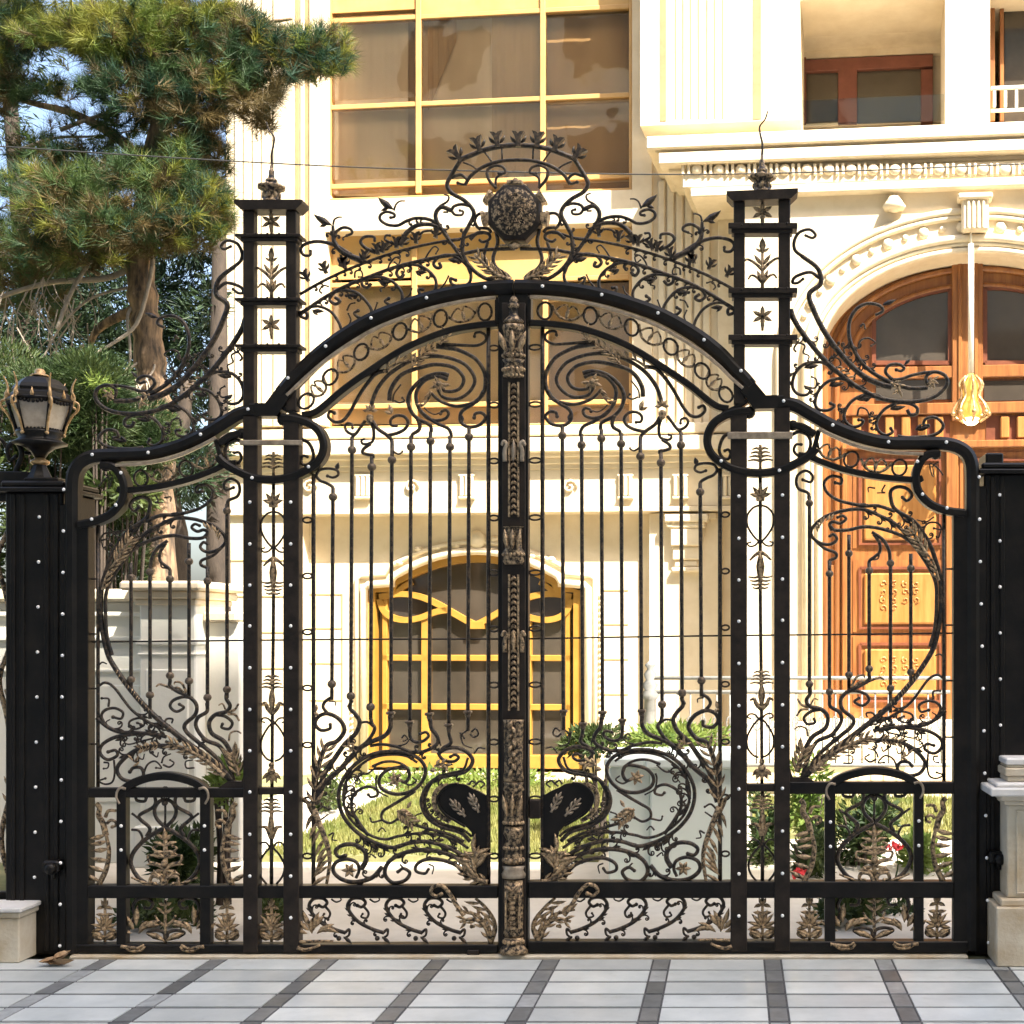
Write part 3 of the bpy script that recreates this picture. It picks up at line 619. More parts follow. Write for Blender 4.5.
    for k, d in enumerate((-170, -150, -130, -110, -90, -70, -45, -20, 0)): leaf(b, (308 + k*1.6, 933 - (k % 3)*3), d, 20 - (k % 2)*5, 6, -.012, 1.8, 30)
    stk(b, w('10,412 100,408 180,408'), 1.4, 1.0, -.03); stk(b, w('0,440 40,450 80,440 115,425'), 1.6, 1.0, -.04); put('leaf_cluster', b, 'bronze')
    for ps, n_, sz, sd_ in ((v('340,880 235,780 218,690 240,600 310,530'), 5, 15, 1), (v('500,957 650,930 750,957 835,1000'), 4, 13, True), (v('640,662 622,730 650,802 720,852'), 3, 11, -1), (v('500,903 600,888 700,893 800,925'), 4, 11, True), (t('850,400 790,352 690,328 600,338 535,372'), 4, 12, True), (v('845,572 760,592 690,612'), 2, 10, True), (v('268,860 350,920 450,957'), 3, 13, 1), (v('706,420 680,448 620,472 560,468'), 3, 9, True), (t('505,395 465,438 400,456'), 2, 11, True), (v('180,500 122,590 82,720'), 3, 11, True), (v('350,425 290,465 205,560'), 3, 11, True)):
        b = MB(); shoots(b, ps, int(n_*1.5 + .5), sz, int(ps[0][0]), .9, sd_); put('scroll', b, 'scroll_iron')
    # ---- wing panel
    a = crop(80, 440, 6.4); c = crop(85, 660, 6.4)
    b = MB(); stk(b, [(98, 525), (98, 787)], 1.5); put('bar', b, 'scroll_iron')
    for y in (579, 634, 688.5, 744):
        b = MB(); rect(b, 91, y-.8, 99, y+.8, -.008, .008, .002); put('link_ring', b, 'scroll_iron')
    wb = [(131, 577.5, 679.5, 563, 692), (150, 572, 695, 569, 719), (170, 579, 675.5, 571, 683), (189, 561.5, 681, 543, 694), (207.5, 581, 697.5, 568, 706), (227, 511, 689.5, 504, 698)]
    for x, t0, l0, y0, y1 in wb:
        b = MB(); stk(b, [(x, y0), (x, (y0+y1)/2), (x, y1)], 1.5); o = put('bar', b, 'scroll_iron')
        for q_ in (t0, l0):
            kb = MB(); knob(kb, (x, q_), 4.0, 0, 14, .98)
            kb.v = [(vx - gx, vy, vz) for vx, vy, vz in kb.v]; kb.build('knuckle', 'knuckle', o)
    sc(st(pts('234,784 230,777 216,764.5 194,748 172.5,731 152,713.5 132,691.5 113,664.5 106,648 101,619.5 101.5,590 106,572 113,553 127,532.5 145.6,519 150,507 149,500 142,497 134,499.5 130,506 134.5,511 139,507.5'), 2.6, 1.2, eye=2.0))
    sc(st(pts('112,655 107,636 105.5,612 107,590 119,567.5 134.7,548.5 155,539 173.8,535.5 189.4,538.2 202,538 207.5,533.5'), 1.6, 1.4)); sc(st(a('180,895 260,785 400,615 520,540 620,500 720,505 780,520 850,545 915,600 930,650 895,695 830,718 785,705 770,680 790,655 815,665'), 1.6, 1.2, eye=1.8))
    sc(st(a('420,520 520,482 600,480 690,462 770,435 835,385 850,325 805,287 745,300 745,335 780,328'), 1.5, 1.1, eye=2.0), st(a('640,470 600,470 560,485'), 1, .8)); sc(st(a('800,630 815,590 790,575 750,585 715,560 735,538 765,548'), 1.5, 1.1, eye=1.8))
    b = MB(); fronds(b, a('230,800 280,710 340,620'), 0, 10, 3.5, 6, -.008, 25, 2.2); fronds(b, a('150,960 180,860 230,780'), 1, 8, 3, 5, -.008, 25, 1.4); fronds(b, a('780,520 870,550 920,620'), 1, 6, 3, 6, -.008, 60, 0); put('leaf_spray', b, 'bronze')
    sc(st(a('450,840 458,765 495,695 560,645'), 1.5, 1.4)); sc(st(a('575,880 575,830 540,800 512,770 515,715 550,660'), 1.4, 1.3), st(a('560,820 525,815 515,790'), .8, .6)); sc(st(a('815,850 815,820 775,800 780,770 850,740 905,690'), 1.4, 1.2))
    sc(st(a('945,425 950,388 1005,362 1022,320 1010,272 962,248 922,280 932,320 982,305'), 1.4, 1.1, eye=1.9)); sc(st(a('185,770 215,715 245,645 215,598 155,600 133,640 180,632'), .9, .7, eye=1.4), st(a('135,645 150,690 165,680 160,705'), .7, .5), st(a('180,560 230,590 290,575'), .7, .5), st(a('480,350 500,390 480,400 530,400'), .7, .5), st(a('540,370 580,365 580,395'), .7, .5))
    sc(st(c('545,130 545,165 590,200 665,235 712,285 705,350 640,412 650,460 720,522 850,635 930,770'), 1.5, 1.8), st(c('690,245 630,236 565,258 545,298 585,330 632,305 605,283'), 1.4, 1.1, eye=1.8))
    sc(st(c('665,150 665,235'), 1.5, 1.5)); b = MB(); stk(b, c('590,200 540,175 480,155 455,170'), 1.4, .7); stk(b, c('640,220 600,180 570,180 555,195'), 1.2, .6); stk(b, c('650,210 620,150 580,140 570,155'), 1.2, .6); put('leaf_spray', b, 'bronze')
    sc(st(c('780,275 780,330 722,370 712,430 770,510 862,552 912,640 950,765'), 1.5, 1.8)); sc(st(c('905,210 905,250 928,292 905,330 835,350 795,400 812,470 890,522 940,610 985,740'), 1.5, 2.0), st(c('830,350 895,360 942,400 922,440 875,432 880,410'), 1.4, 1.1, eye=1.8))
    b = MB(); stk(b, c('910,330 955,320 980,285'), 1.3, .8, 0, 1.2); stk(b, c('915,345 960,350 985,385'), 1.3, .8, 0, 1.2); stk(b, c('900,320 880,280 855,290'), .8, .5); stk(b, c('920,520 930,470 970,455 1000,470'), .9, .6)
    fronds(b, c('990,740 960,640 940,590'), 0, 11, 4, 5, -.008, 18, 1.8); put('leaf_spray', b, 'bronze')
    b = MB(); O = [(243, 781), (246, 771), (246.5, 788), (219, 788), (229, 781)]; b.prism([MP(x, y) for x, y in O], -.02, .015); put('sheaf_plate', b, 'iron')
    sc(st(c('75,370 150,432 230,462 330,465 500,482'), 1.7, 1.5), st(c('135,425 105,360 130,320 190,308 242,335 230,375 180,365'), 1.3, 1.0, eye=2.0), st(c('150,300 152,250 108,245'), 1, .7, eye=1.5), st(c('160,440 135,400 160,380'), .7, .5))
    sc(st(c('520,492 430,470 340,472 200,492 112,540 98,598 145,638 205,612 195,578 148,588'), 1.6, 1.2, eye=2.0), st(c('120,655 150,660 145,690 120,695'), .8, .5, eye=1.2), st(c('185,640 190,720 175,780 130,795 90,775 130,758'), .9, .7, eye=1.4))
    sc(st(c('925,765 840,690 740,620 600,560 450,550 330,575 242,640 205,702 240,762 318,775 372,742 360,692 310,690 288,715'), 2.0, 1.3, eye=2.2))
    b = MB(); fronds(b, c('480,545 400,555 340,572'), 0, 5, 2.6, 6, -.006, 60, 0); fronds(b, c('900,740 780,640 660,575 520,520'), 0, 9, 3.5, 9, -.01, 25, 2.4); fronds(b, c('310,690 320,650 300,640'), 1, 6, 3, 3, -.008, 40, 0); fronds(b, c('420,340 350,280 300,215 240,150 180,60'), 1, 4, 2, 12, -.006, 70, 0); put('leaf_spray', b, 'bronze')
    sc(st(c('370,740 400,670 450,648 490,690 455,690'), .9, .6, eye=1.3), st(c('490,660 505,620 550,600'), .8, .5), st(c('500,670 540,685 570,660 545,640'), .9, .6, eye=1.2), st(c('700,690 650,690 645,650 690,640'), .8, .5))
    sc(st(c('90,165 130,145 190,180 300,320 430,412 500,440'), 1.0, 1.3), st(c('500,430 520,380 560,378 555,405'), 1, .7), st(c('430,425 410,440 440,465'), .8, .6)); sc(st(c('410,400 350,372 290,390 285,425 325,442 370,420 335,402'), 1.0, .8, eye=1.5), st(c('440,500 360,520 280,540 250,520 275,500'), .8, .5), st(c('330,580 340,620 370,635 380,600'), .8, .5), st(c('430,600 460,620 470,590'), .8, .5), st(c('80,40 110,15 140,25'), .8, .5))
    for ps, n_, sz, sd_ in ((c('740,620 600,560 450,550 330,575 242,640'), 5, 12, True), (c('150,432 230,462 330,465 500,482'), 3, 11, True), (c('520,492 430,470 340,472 200,492'), 3, 11, True), (c('300,320 430,412 560,480'), 3, 11, True), (a('420,520 320,590 220,730'), 4, 12, True), (a('620,500 520,540 400,615'), 3, 9, True), (c('720,522 850,635'), 2, 9, True)):
        b = MB(); shoots(b, ps, int(n_*1.5 + .5), sz, int(ps[0][0]), .85, sd_); put('scroll', b, 'scroll_iron')
    # ---- lower wing panel
    h = crop(85, 800, 6.4); XC = 165.3
    def mir(p): return [(2*XC - x, y) for x, y in p]
    for f in (lambda p: p, mir):
        b = MB(); stk(b, f(h('513,175 460,120 445,65 470,15 513,-5')), 1.6, 1.5); put('scroll', b, 'scroll_iron')
        b = MB(); stk(b, f(h('513,175 400,242 320,320 293,390 310,450 345,500 385,530')), 1.8, 1.8); put('scroll', b, 'scroll_iron')
        b = MB(); stk(b, f(h('395,232 414,178 345,105 440,42 446,-20 400,-62 335,-48 330,0 380,8 392,-15')), 1.6, 1.2, 0, 1.9); stk(b, f(h('300,85 360,130 345,105')), 1.0, .8); stk(b, f(h('298,190 345,198 368,245 355,270')), 1.1, .9); put('scroll', b, 'scroll_iron')
    b = MB(); ring(b, (XC, 794), 4.6, 7, 1.0); knob(b, (XC, 802.5), 3.4, -.006); stk(b, [(XC, 805), (XC, 826)], .9); put('oval', b, 'scroll_iron')
    b = MB(); stk(b, [(XC, 832), (XC, 888)], 1.6, 2.2)
    for sd in (-1, 1):
        for (yy, l, d) in ((840, 10, 38), (846, 13, 52), (852, 12, 78), (858, 14, 60), (866, 19, 66), (870, 16, 88), (876, 14, 60)): leaf(b, (XC, yy), -90+sd*d, l, 4.4, -.008, 1.5, sd*35)
        stk(b, [(XC, 869), (XC+sd*8, 864), (XC+sd*15, 862), (XC+sd*17, 856), (XC+sd*12, 855)], 1.5, .9, -.006, 1.4); stk(b, [(XC, 857), (XC+sd*8, 852), (XC+sd*12, 848), (XC+sd*8, 846)], 1.2, .8, -.006, 1.3)
        stk(b, [(XC, 886), (XC+sd*4, 877), (XC+sd*12, 876), (XC+sd*14, 882), (XC+sd*9, 883)], 2.0, 1.2, -.012, 2); leaf(b, (XC+sd*3, 886), -90+sd*80, 20, 5, -.012, 1.8, sd*12); leaf(b, (XC+sd*2, 880), -90+sd*40, 14, 5, -.012, 1.8)
        stk(b, [(XC+sd*14, 884), (XC+sd*24, 881), (XC+sd*33, 877)], 1.2, .8, -.01)
    leaf(b, (XC, 842), -90, 14, 5, -.01, 1.8); knob(b, (XC, 863), 3.4, -.012); put('plant_ornament', b, 'bronze')
    XC2 = 166.0
    for f in (lambda p: p, lambda p: [(2*XC2 - x, y) for x, y in p]):
        sgn = 1 if f([(0, 0)])[0][0] == 0 else -1; b = MB()
        fronds(b, f(h('90,545 140,440 157,330 145,250 130,190')), -sgn, 13.5, 5.6, 6, -.006, 105, 2.4); stk(b, f(h('135,230 115,150 88,100 92,50 72,22')), 2.6, 2.0)
        stk(b, f(h('130,110 150,70 200,68')), 1.6, 1.1); stk(b, f(h('140,150 165,130 195,140 195,165 175,172')), 1.4, 1.0, 0, 2); put('acanthus', b, 'bronze')
        palmette(f([(105, 0)])[0][0], 11)
        b = MB(); stk(b, f(h('513,900 505,850 450,835 400,850 440,880')), 1.6, 1.1, 0, 1.6); stk(b, f(h('300,800 320,740 305,690 330,640 385,628 432,655 420,690 385,690')), 1.7, 1.2, 0, 2); put('scroll', b, 'scroll_iron')
        b = MB()
        for k, d in enumerate((-160, -130, -100, -70, -40, -15, 10)): leaf(b, f([(132 + k*2.6, 933 - (k % 3)*4)])[0], d if sgn > 0 else 180-d, 20 - (k % 2)*5, 6.5, -.01, 1.8, 25*sgn)
        stk(b, f(h('255,925 300,930 360,935 400,915')), 1.5, 1.0, -.04); stk(b, f(h('285,930 320,952 380,950 405,925')), 1.4, 1.0, -.04); put('leaf_cluster', b, 'bronze')
    b = MB(); stk(b, [(XC, 943), (XC, 920), (XC, 900)], 1.5, 1.1)
    for sd in (-1, 1): stk(b, [(XC, 926), (XC+sd*7, 921), (XC+sd*10, 916)], 1.2, .8, 0, 1.2); leaf(b, (XC, 914), -90+sd*50, 11, 3.5, -.006); leaf(b, (XC, 905), -90+sd*70, 7, 4, -.006)
    put('plant_ornament', b, 'bronze')
    # ---- sweeping scrolls on the shoulder
    j = crop_r(790, 280, 6.4); j4 = crop_r(768, 256, 4.0)
    b = MB(); stk(b, j('2,188 30,262 110,380 220,510 330,610 440,690 560,750 680,776 820,776 930,745 1000,680 992,612 925,588 872,618 880,668 912,660'), 2.3, 1.3, 0, 2.2); put('scroll', b, 'scroll_iron')
    b = MB(); stk(b, j4('135,0 190,40 210,75 208,115 165,152') + j('150,190 220,330 330,480 450,600 560,660 650,685'), 1.8, 2.6); stk(b, j4('205,88 168,65 112,82 98,105 118,108 140,92'), 1.5, 1.1, 0, 1.8); put('scroll', b, 'scroll_iron')
    b = MB(); stk(b, [unright(*p) for p in crop(768, 0, 4.0)('135,1024 108,1000 105,965 125,930 165,918 190,938 178,952 150,942')], 1.5, 1.1, 0, 1.6); put('scroll', b, 'scroll_iron')
    b = MB(); stk(b, j('545,225 592,200 575,165 500,150 430,182 386,250 376,340 400,430 460,530 540,600 640,652 760,692 880,692'), 1.2, 1.9, 0); leaf(b, j('590,160')[0], 200 if side == 'left' else 200, 14, 5); put('scroll', b, 'scroll_iron')
    b = MB(); stk(b, j('660,640 720,632 780,610 870,592 925,588'), 1.5, 1.2); stk(b, j('655,638 612,590 632,548 690,538 730,562 712,582 680,575'), 1.5, 1.1, 0, 2); leaf(b, j('730,545')[0], 225, 9, 3.5); put('scroll', b, 'scroll_iron')
    for ps, lp, la in (('270,575 235,540 180,525 90,540 32,600 16,680 48,728 105,735 130,705 105,690', '90,565', 190), ('430,690 380,650 320,630 240,652 182,712 160,790 190,830 250,832 285,805 258,790', '250,680', 190), ('590,765 562,738 480,735 400,772 352,840 352,900 398,938 450,930 468,900 440,895', '430,770', 190), ('750,830 770,862 810,855 812,818 762,790 680,790 602,830 556,900 562,960 610,992 655,975 645,950', '640,830', 190), ('690,1000 760,1008 890,1000 962,968 978,922 930,880 872,888 855,925 885,932', '800,960', 190)):
        b = MB(); stk(b, j(ps), 1.5, 1.2, 0, 2.0); leaf(b, j(lp)[0], la, 15, 5, -.006); leaf(b, j(lp)[0], la + 30, 9, 3.5, -.006); put('scroll', b, 'scroll_iron')
    b = MB()
    for ps in ('40,460 25,440 50,405 95,420 85,465 120,485 115,515', '350,470 345,440 380,430', '250,520 265,495 310,505 325,540 300,560', '410,640 420,600 460,600', '430,870 445,820 490,830 510,880', '450,300 470,280 480,310', '440,440 450,390 500,372 545,400 520,420', '90,680 160,690 170,640 140,620'): stk(b, j(ps), .9, .6, 0, 1.3)
    put('tendril', b, 'scroll_iron')
    b = MB(); fronds(b, j('640,660 700,680 690,730'), 0, 6, 3, 3, -.006); fronds(b, j('290,560 340,600 390,640'), 1, 5, 2.5, 4, -.006, 60, 0); fronds(b, j('880,670 920,640 900,690'), 0, 5, 2.5, 3, -.006); put('leaf_spray', b, 'bronze')
    for ps, n_, sz, sd_ in ((j('30,262 110,380 220,510 330,610 440,690 560,750'), 6, 10, True), (j('220,330 330,480 450,600'), 4, 9, True), (j('376,340 400,430 460,530 540,600'), 4, 10, True), (j('90,540 32,600 16,680'), 2, 9, -1), (j('240,652 182,712 160,790'), 2, 9, -1), (j('400,772 352,840 352,900'), 2, 9, -1), (j('602,830 556,900 562,960'), 2, 9, -1)):
        b = MB(); shoots(b, ps, int(n_*1.5 + .5), sz, int(abs(ps[0][0])), .8, sd_); put('scroll', b, 'scroll_iron')
    # ---- studs
    for p in pts('97.5,456 153,454 205,436 252,411 291.7,380 329,348.5 374,320.5 429,300.5 487,290 126,474 121,506 97,520 256,479 312,468'): rivet(p, -.054, g)
    for y in (503, 544.5, 585.5, 626, 667.5, 709, 750, 791, 833, 874.5, 916):
        for x in (253.0, 293.6): rivet((x, y), -.0425, g)
    for x in (124, 207):
        for y in (825, 849): rivet((x, y), -.031, g)
    for i in range(12): rivet((68.5 - i*.35, 490.5 + i*41.2), -.046, g)
    return g
GL = build_leaf('left'); GR = build_leaf('right')

# ---- the ornamented cover post of the meeting stiles, fixed to the right leaf
setmap(left)
def put_on(g, name, b, m):
    b.v = [(x - g.location.x, y, z) for x, y, z in b.v]; return b.build(name, m, g)
cp = MB(); cp.box(*[MP(503.5, 0)[0], MP(527, 0)[0]], -.05, -.03, MP(0, 950)[1], MP(0, 305)[1], .004); cp = put_on(GR, 'cover_post', cp, 'iron')
def post_part(name, b, m='bronze'):
    b.v = [(x - GR.location.x, y, z) for x, y, z in b.v]; o = b.build(name, m, cp); return o
def turned(name, ptsl, n=14):
    b = MB(); y1 = ptsl[0][1]; X, Z = MP(515.3, y1)
    b.lathe((X, -.045, Z), [(r*S, (y1 - y)*S) for r, y in ptsl], n)
    for v_i, (x, y, z) in enumerate(b.v): b.v[v_i] = (x, -.045 + (y + .045) * .75, z)
    return b
def studs(b, y, r, n, s_):
    X, Z = MP(515.3, y)
    for k in range(n):
        a = math.pi + math.pi * (k + .5) / n; b.ball((X + r*S*math.cos(a), -.045 + r*S*.75*math.sin(a), Z), s_*S, 6)
b = turned('casting', [(9, 326), (10.5, 324), (9, 322), (5, 318), (4.5, 311), (6, 309), (6, 307), (4, 305), (4.6, 303), (3, 300), (1, 298)]); post_part('casting', b)
b = turned('casting', [(9, 362), (11, 359), (10, 354), (9.5, 345), (10, 336), (11.5, 330), (10.5, 327)])
for k in (-1, 0, 1): leaf(b, (515.3+k*6, 356), -90+k*20, 22, 7, -.095, 2.5)
studs(b, 358, 10.5, 7, 2); post_part('casting', b)
b = turned('casting', [(7, 380), (10, 377), (10.5, 372), (9, 366), (11.5, 362)]); studs(b, 372, 10, 7, 2.4); studs(b, 378, 9, 7, 1.8); post_part('casting', b)
def fret(y0, y1):
    b = MB(); rect(b, 510, y0, 512, y1, -.058, -.05, .001); rect(b, 519, y0, 521, y1, -.058, -.05, .001); y = y0 + 3
    while y < y1 - 3:
        leaf(b, (512.5, y+3), -50, 6.5, 3.4, -.054, 2.2); leaf(b, (518.5, y+3), -130, 6.5, 3.4, -.054, 2.2); y += 6
    post_part('fretwork', b)
fret(384, 518); fret(575, 710)
for yc in (452, 641):
    b = MB()
    for sd in (-1, 1): stk(b, [(515.5+sd*8.5, yc+11), (515.5+sd*8.5, yc), (515.5+sd*7, yc-6), (515.5+sd*9.5, yc-9), (515.5+sd*11, yc-6)], 1.8, 1.3, -.06, 1.8); leaf(b, (515.5+sd*9, yc+11), -90, 16, 4.5, -.06)
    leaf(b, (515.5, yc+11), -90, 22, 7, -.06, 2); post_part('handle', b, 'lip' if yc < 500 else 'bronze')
b = turned('casting', [(9, 565), (11, 562), (10, 557), (11, 552), (9, 549), (8.5, 543), (8, 536), (9, 531), (8, 529), (11, 527.5)]); studs(b, 555, 10, 8, 2)
for k in (-1, 0, 1): leaf(b, (515.3+k*5, 550), -90+k*8, 20, 6, -.09, 2.4)
post_part('casting', b)
b = turned('casting', [(10, 780), (10.5, 776), (9.5, 770), (10, 745), (10, 722), (11, 719)])
for k in range(9): leaf(b, (511.5 + (k % 2)*7, 775 - k*6), -90 + (25 if k % 2 == 0 else -25), 9, 5, -.09, 2.4)
post_part('casting', b)
b = turned('casting', [(8, 822), (10, 819), (9.5, 812), (9, 800), (9.5, 791), (11, 788), (9, 784), (10.5, 781)]); studs(b, 821, 9.5, 9, 2.1)
for k in (-1, 0, 1): leaf(b, (515.3+k*5, 814), -90+k*12, 22, 6, -.09, 2.5)
post_part('casting', b)
b = turned('casting', [(8.5, 862), (9.5, 855), (8, 848), (10, 844), (7.5, 838), (10.5, 832), (9, 825)]); studs(b, 846, 9, 7, 2.2); studs(b, 858, 9, 6, 3); post_part('casting', b)
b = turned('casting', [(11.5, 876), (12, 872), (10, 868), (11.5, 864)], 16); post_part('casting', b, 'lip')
b = turned('casting', [(9, 934), (10.5, 931), (9.5, 927), (10, 900), (9.5, 878)]); rect(b, 508, 888, 509.5, 925, -.095, -.08, .001); rect(b, 521.5, 888, 523, 925, -.095, -.08, .001)
for k in range(7): rect(b, 513, 893+k*5, 518, 895.5+k*5, -.093, -.08, .001)
for k in (-1, 1): leaf(b, (515.3, 888), -90+k*55, 10, 4.5, -.09, 2)
post_part('casting', b)
b = turned('casting', [(13.5, 951), (14, 948), (12, 944.5), (9.5, 942), (10, 935)]); studs(b, 939, 9.5, 7, 2.4); post_part('casting', b)
b = MB(); rect(b, 529.5, 799, 541.5, 818, -.03, .02, .006); put_on(GR, 'latch', b, 'iron')
b = MB(); rect(b, 469, 948, 481, 959, -.05, -.03, .003); put_on(GL, 'drop_bolt', b, 'iron')
# ------------------------------------------------------------------ crest above the arch
crest = thing('gate_crest', 'scrolled black crest with a bronze cartouche standing on the arch of the gate', 'crest', (MP(515, 288)[0], 0, MP(515, 288)[1]))
def cput(name, b, m):
    b.v = [(x - crest.location.x, y, z - crest.location.z) for x, y, z in b.v]; first = None
    for i, q in enumerate(b.pieces() if name in ('scroll', 'spray', 'bud_row', 'plume', 'crown_arch', 'lyre') else [b]):
        o = q.build(({'bud_row': 'bud'}.get(name, name)) if i == 0 or len(q.v) > 200 or name == 'bud_row' else 'tendril', m, crest); first = first or o
    return first
d = crop(300, 170, 6.4); e = crop(430, 120, 6.0235)
def tulip(b, p, ang, k=1.0, y=-.006):
    ca, sa = math.cos(R(ang)), math.sin(R(ang)); T = lambda u, v: (p[0] + u*ca - v*sa, p[1] + u*sa + v*ca)
    O = [T(-2*k, -1.8*k), T(2.5*k, -1.7*k), T(6*k, -2.6*k), T(9.5*k, -4.6*k), T(9*k, -1.4*k), T(7.6*k, 0), T(9*k, 1.4*k), T(9.5*k, 4.6*k), T(6*k, 2.6*k), T(2.5*k, 1.7*k), T(-2*k, 1.8*k)]
    b.prism([MP(*q) for q in O], y-.011*k, y+.011*k)
    for dd in (-1, 1): leaf(b, T(1*k, dd*1.2*k), ang + dd*62, 7.5*k, 2.8*k, y, 1.4, -dd*40)
for mpf in (left, crest_right):
    setmap(mpf)
    b = MB(); stk(b, d('0,795 150,710 300,640 450,580 600,530 750,490 900,460 1024,445') + e('60,735 130,722 200,712 260,690 320,682'), 1.3, 1.0); cput('crest_rail', b, 'scroll_iron')
    b = MB(); stk(b, d('0,925 150,820 300,740 450,680 600,625 750,585 900,555 1024,540') + e('300,785 400,778 512,775'), 1.5); cput('crest_rail', b, 'scroll_iron')
    for ps, lp in (('-5,905 5,935 40,950 45,920 20,905 0,920 60,880 130,875 200,910 250,980 270,1045', '80,900'), ('225,815 255,840 225,858 190,830 220,785 290,770 370,790 430,850 458,905 430,940 380,946 348,918 372,900', '300,800'), ('440,745 455,725 430,752 398,735 400,700 440,690 520,685 600,720 652,790 642,850 590,866 545,842 568,822', '510,715'), ('650,690 665,665 640,690 618,660 640,625 720,605 800,630 862,690 868,760 820,800 770,792 758,765 785,765', '740,650')):
        b = MB(); stk(b, d(ps), 1.4, 1.2, 0, 2.0); leaf(b, d(lp)[0], 5, 12, 4.5, -.005); leaf(b, d(lp)[0], 40, 8, 3.5, -.005); cput('scroll', b, 'scroll_iron')
    b = MB(); stk(b, e('55,860 65,885 40,890 22,862 60,822 130,815 195,850 242,910 240,975 190,1003 135,990 122,955 155,965'), 1.4, 1.2, 0, 2); leaf(b, e('110,840')[0], 10, 13, 6, -.006); cput('scroll', b, 'scroll_iron')
    for ps in ('430,935 470,910 495,850', '310,1000 325,960 310,920', '650,840 700,800 715,760', '350,690 355,650 390,645 400,680 375,685', '560,640 575,600 610,560 640,570 630,605 605,590', '800,570 830,520 860,490 885,505 870,535', '140,790 125,770 150,740 180,745', '890,770 930,720 950,680', '300,900 320,860 350,850', '520,780 515,760 540,750'):
        b = MB(); stk(b, d(ps), .8, .6, 0, 1.1); cput('tendril', b, 'scroll_iron')
    b = MB()
    for ps, an in (('50,700', -120), ('165,650', -112), ('265,610', -70), ('290,620', -100), ('410,575', -80), ('500,530', -100), ('530,520', -70), ('620,490', -90), ('650,480', -60), ('745,460', -95), ('870,425', -80)): tulip(b, d(ps)[0], an, 1.0)
    cput('bud_row', b, 'scroll_iron')
    b = MB(); stk(b, d('400,582 280,530 222,465 213,400 210,355'), 2.6, 1.2); stk(b, d('225,430 232,395 280,368 325,380 332,405 300,420'), 1.5, 1.0, 0, 1.6); stk(b, d('280,450 275,435 300,420'), .8, .5)
    leaf(b, d('205,355')[0], 200, 21, 7, -.006, 1.4, 20); leaf(b, d('180,345')[0], 160, 9, 4, -.006); stk(b, d('212,350 220,318 245,303 268,302'), .9, .6); cput('spray', b, 'scroll_iron')
    b = MB(); stk(b, d('330,545 240,490 170,465 100,458 32,475 5,508 25,545 65,545 68,520'), 1.7, 1.1, 0, 1.8); cput('scroll', b, 'scroll_iron')
    b = MB(); stk(b, d('905,358 830,318 750,308 685,325 625,355 560,350 515,320 515,288 552,268 600,280 603,300 580,305'), 1.5, 1.1, 0, 1.8); leaf(b, d('600,255')[0], 210, 20, 7, -.006, 1.4, 15); leaf(b, d('570,240')[0], 160, 9, 4); stk(b, d('600,260 615,220 640,200 672,198'), .9, .6); cput('spray', b, 'scroll_iron')
    b = MB(); stk(b, d('640,470 685,400 750,355 840,350 905,380 945,425'), 2.2, 1.4); stk(b, d('765,420 790,395 840,390 880,410'), 1.1, .8); cput('scroll', b, 'scroll_iron')
    b = MB(); stk(b, d('485,530 420,500 388,460 415,428 470,428 478,452'), 1.5, 1.1, 0, 1.6); stk(b, d('620,480 580,465 545,445 550,420 575,420'), 1.2, .9, 0, 1.5); stk(b, d('560,500 590,480'), 1, .8); cput('scroll', b, 'scroll_iron')
    b = MB(); stk(b, e('130,545 70,525 36,560 42,612 100,700 170,800 222,870 245,925'), 1.9, 1.5); stk(b, e('36,560 60,520 105,490 112,460 85,448'), 1.3, .6); stk(b, e('130,545 145,520 190,508 245,520'), 1.3, 1.3); stk(b, e('130,545 150,570 190,572 200,552 180,545'), 1.2, .9, 0, 1.6); stk(b, e('80,555 110,555'), .8); cput('scroll', b, 'scroll_iron')
    b = MB(); stk(b, e('185,240 130,330 103,390 130,440 200,480 248,525 264,572 232,640 203,700 195,780 215,845 262,905 330,952 400,968'), 1.8, 1.6); stk(b, e('130,345 185,330 222,360 208,388 168,380'), 1.4, 1.0, 0, 2); cput('lyre', b, 'scroll_iron')
    b = MB(); stk(b, e('210,392 252,330 330,278 430,247 533,240'), 1.5); cput('crown_arch', b, 'scroll_iron')
    b = MB(); stk(b, e('180,240 240,215 330,180 430,158 533,150'), 2.1); stk(b, e('200,255 250,275 285,300'), .8); stk(b, e('330,195 350,220 370,250'), .8); stk(b, e('432,170 435,240'), .7); cput('crown_arch', b, 'scroll_iron')
    b = MB()
    for ps, an in (('180,235', -128), ('300,180', -108), ('408,152', -96)): tulip(b, e(ps)[0], an, 1.35)
    cput('bud_row', b, 'scroll_iron')
    b = MB(); stk(b, e('400,412 355,360 345,305 390,275 440,285 452,318 415,322'), 1.4, 1.0, 0, 1.8); stk(b, e('440,320 400,350 395,400'), 1.2, .9); cput('scroll', b, 'scroll_iron')
    b = MB(); stk(b, e('370,570 300,565 270,600 282,640 305,660'), 1.3); stk(b, e('240,720 290,680 350,685 360,715 320,735 295,720'), 1.6, 1.1); stk(b, e('300,650 350,655 370,680'), 1.3); cput('scroll', b, 'scroll_iron')
    b = MB(); stk(b, e('395,660 408,740 380,830 400,890 460,930 485,958'), 1.5, 1.5); stk(b, e('348,735 325,830 362,910 420,960'), 1.3, 1.3); cput('scroll', b, 'scroll_iron')
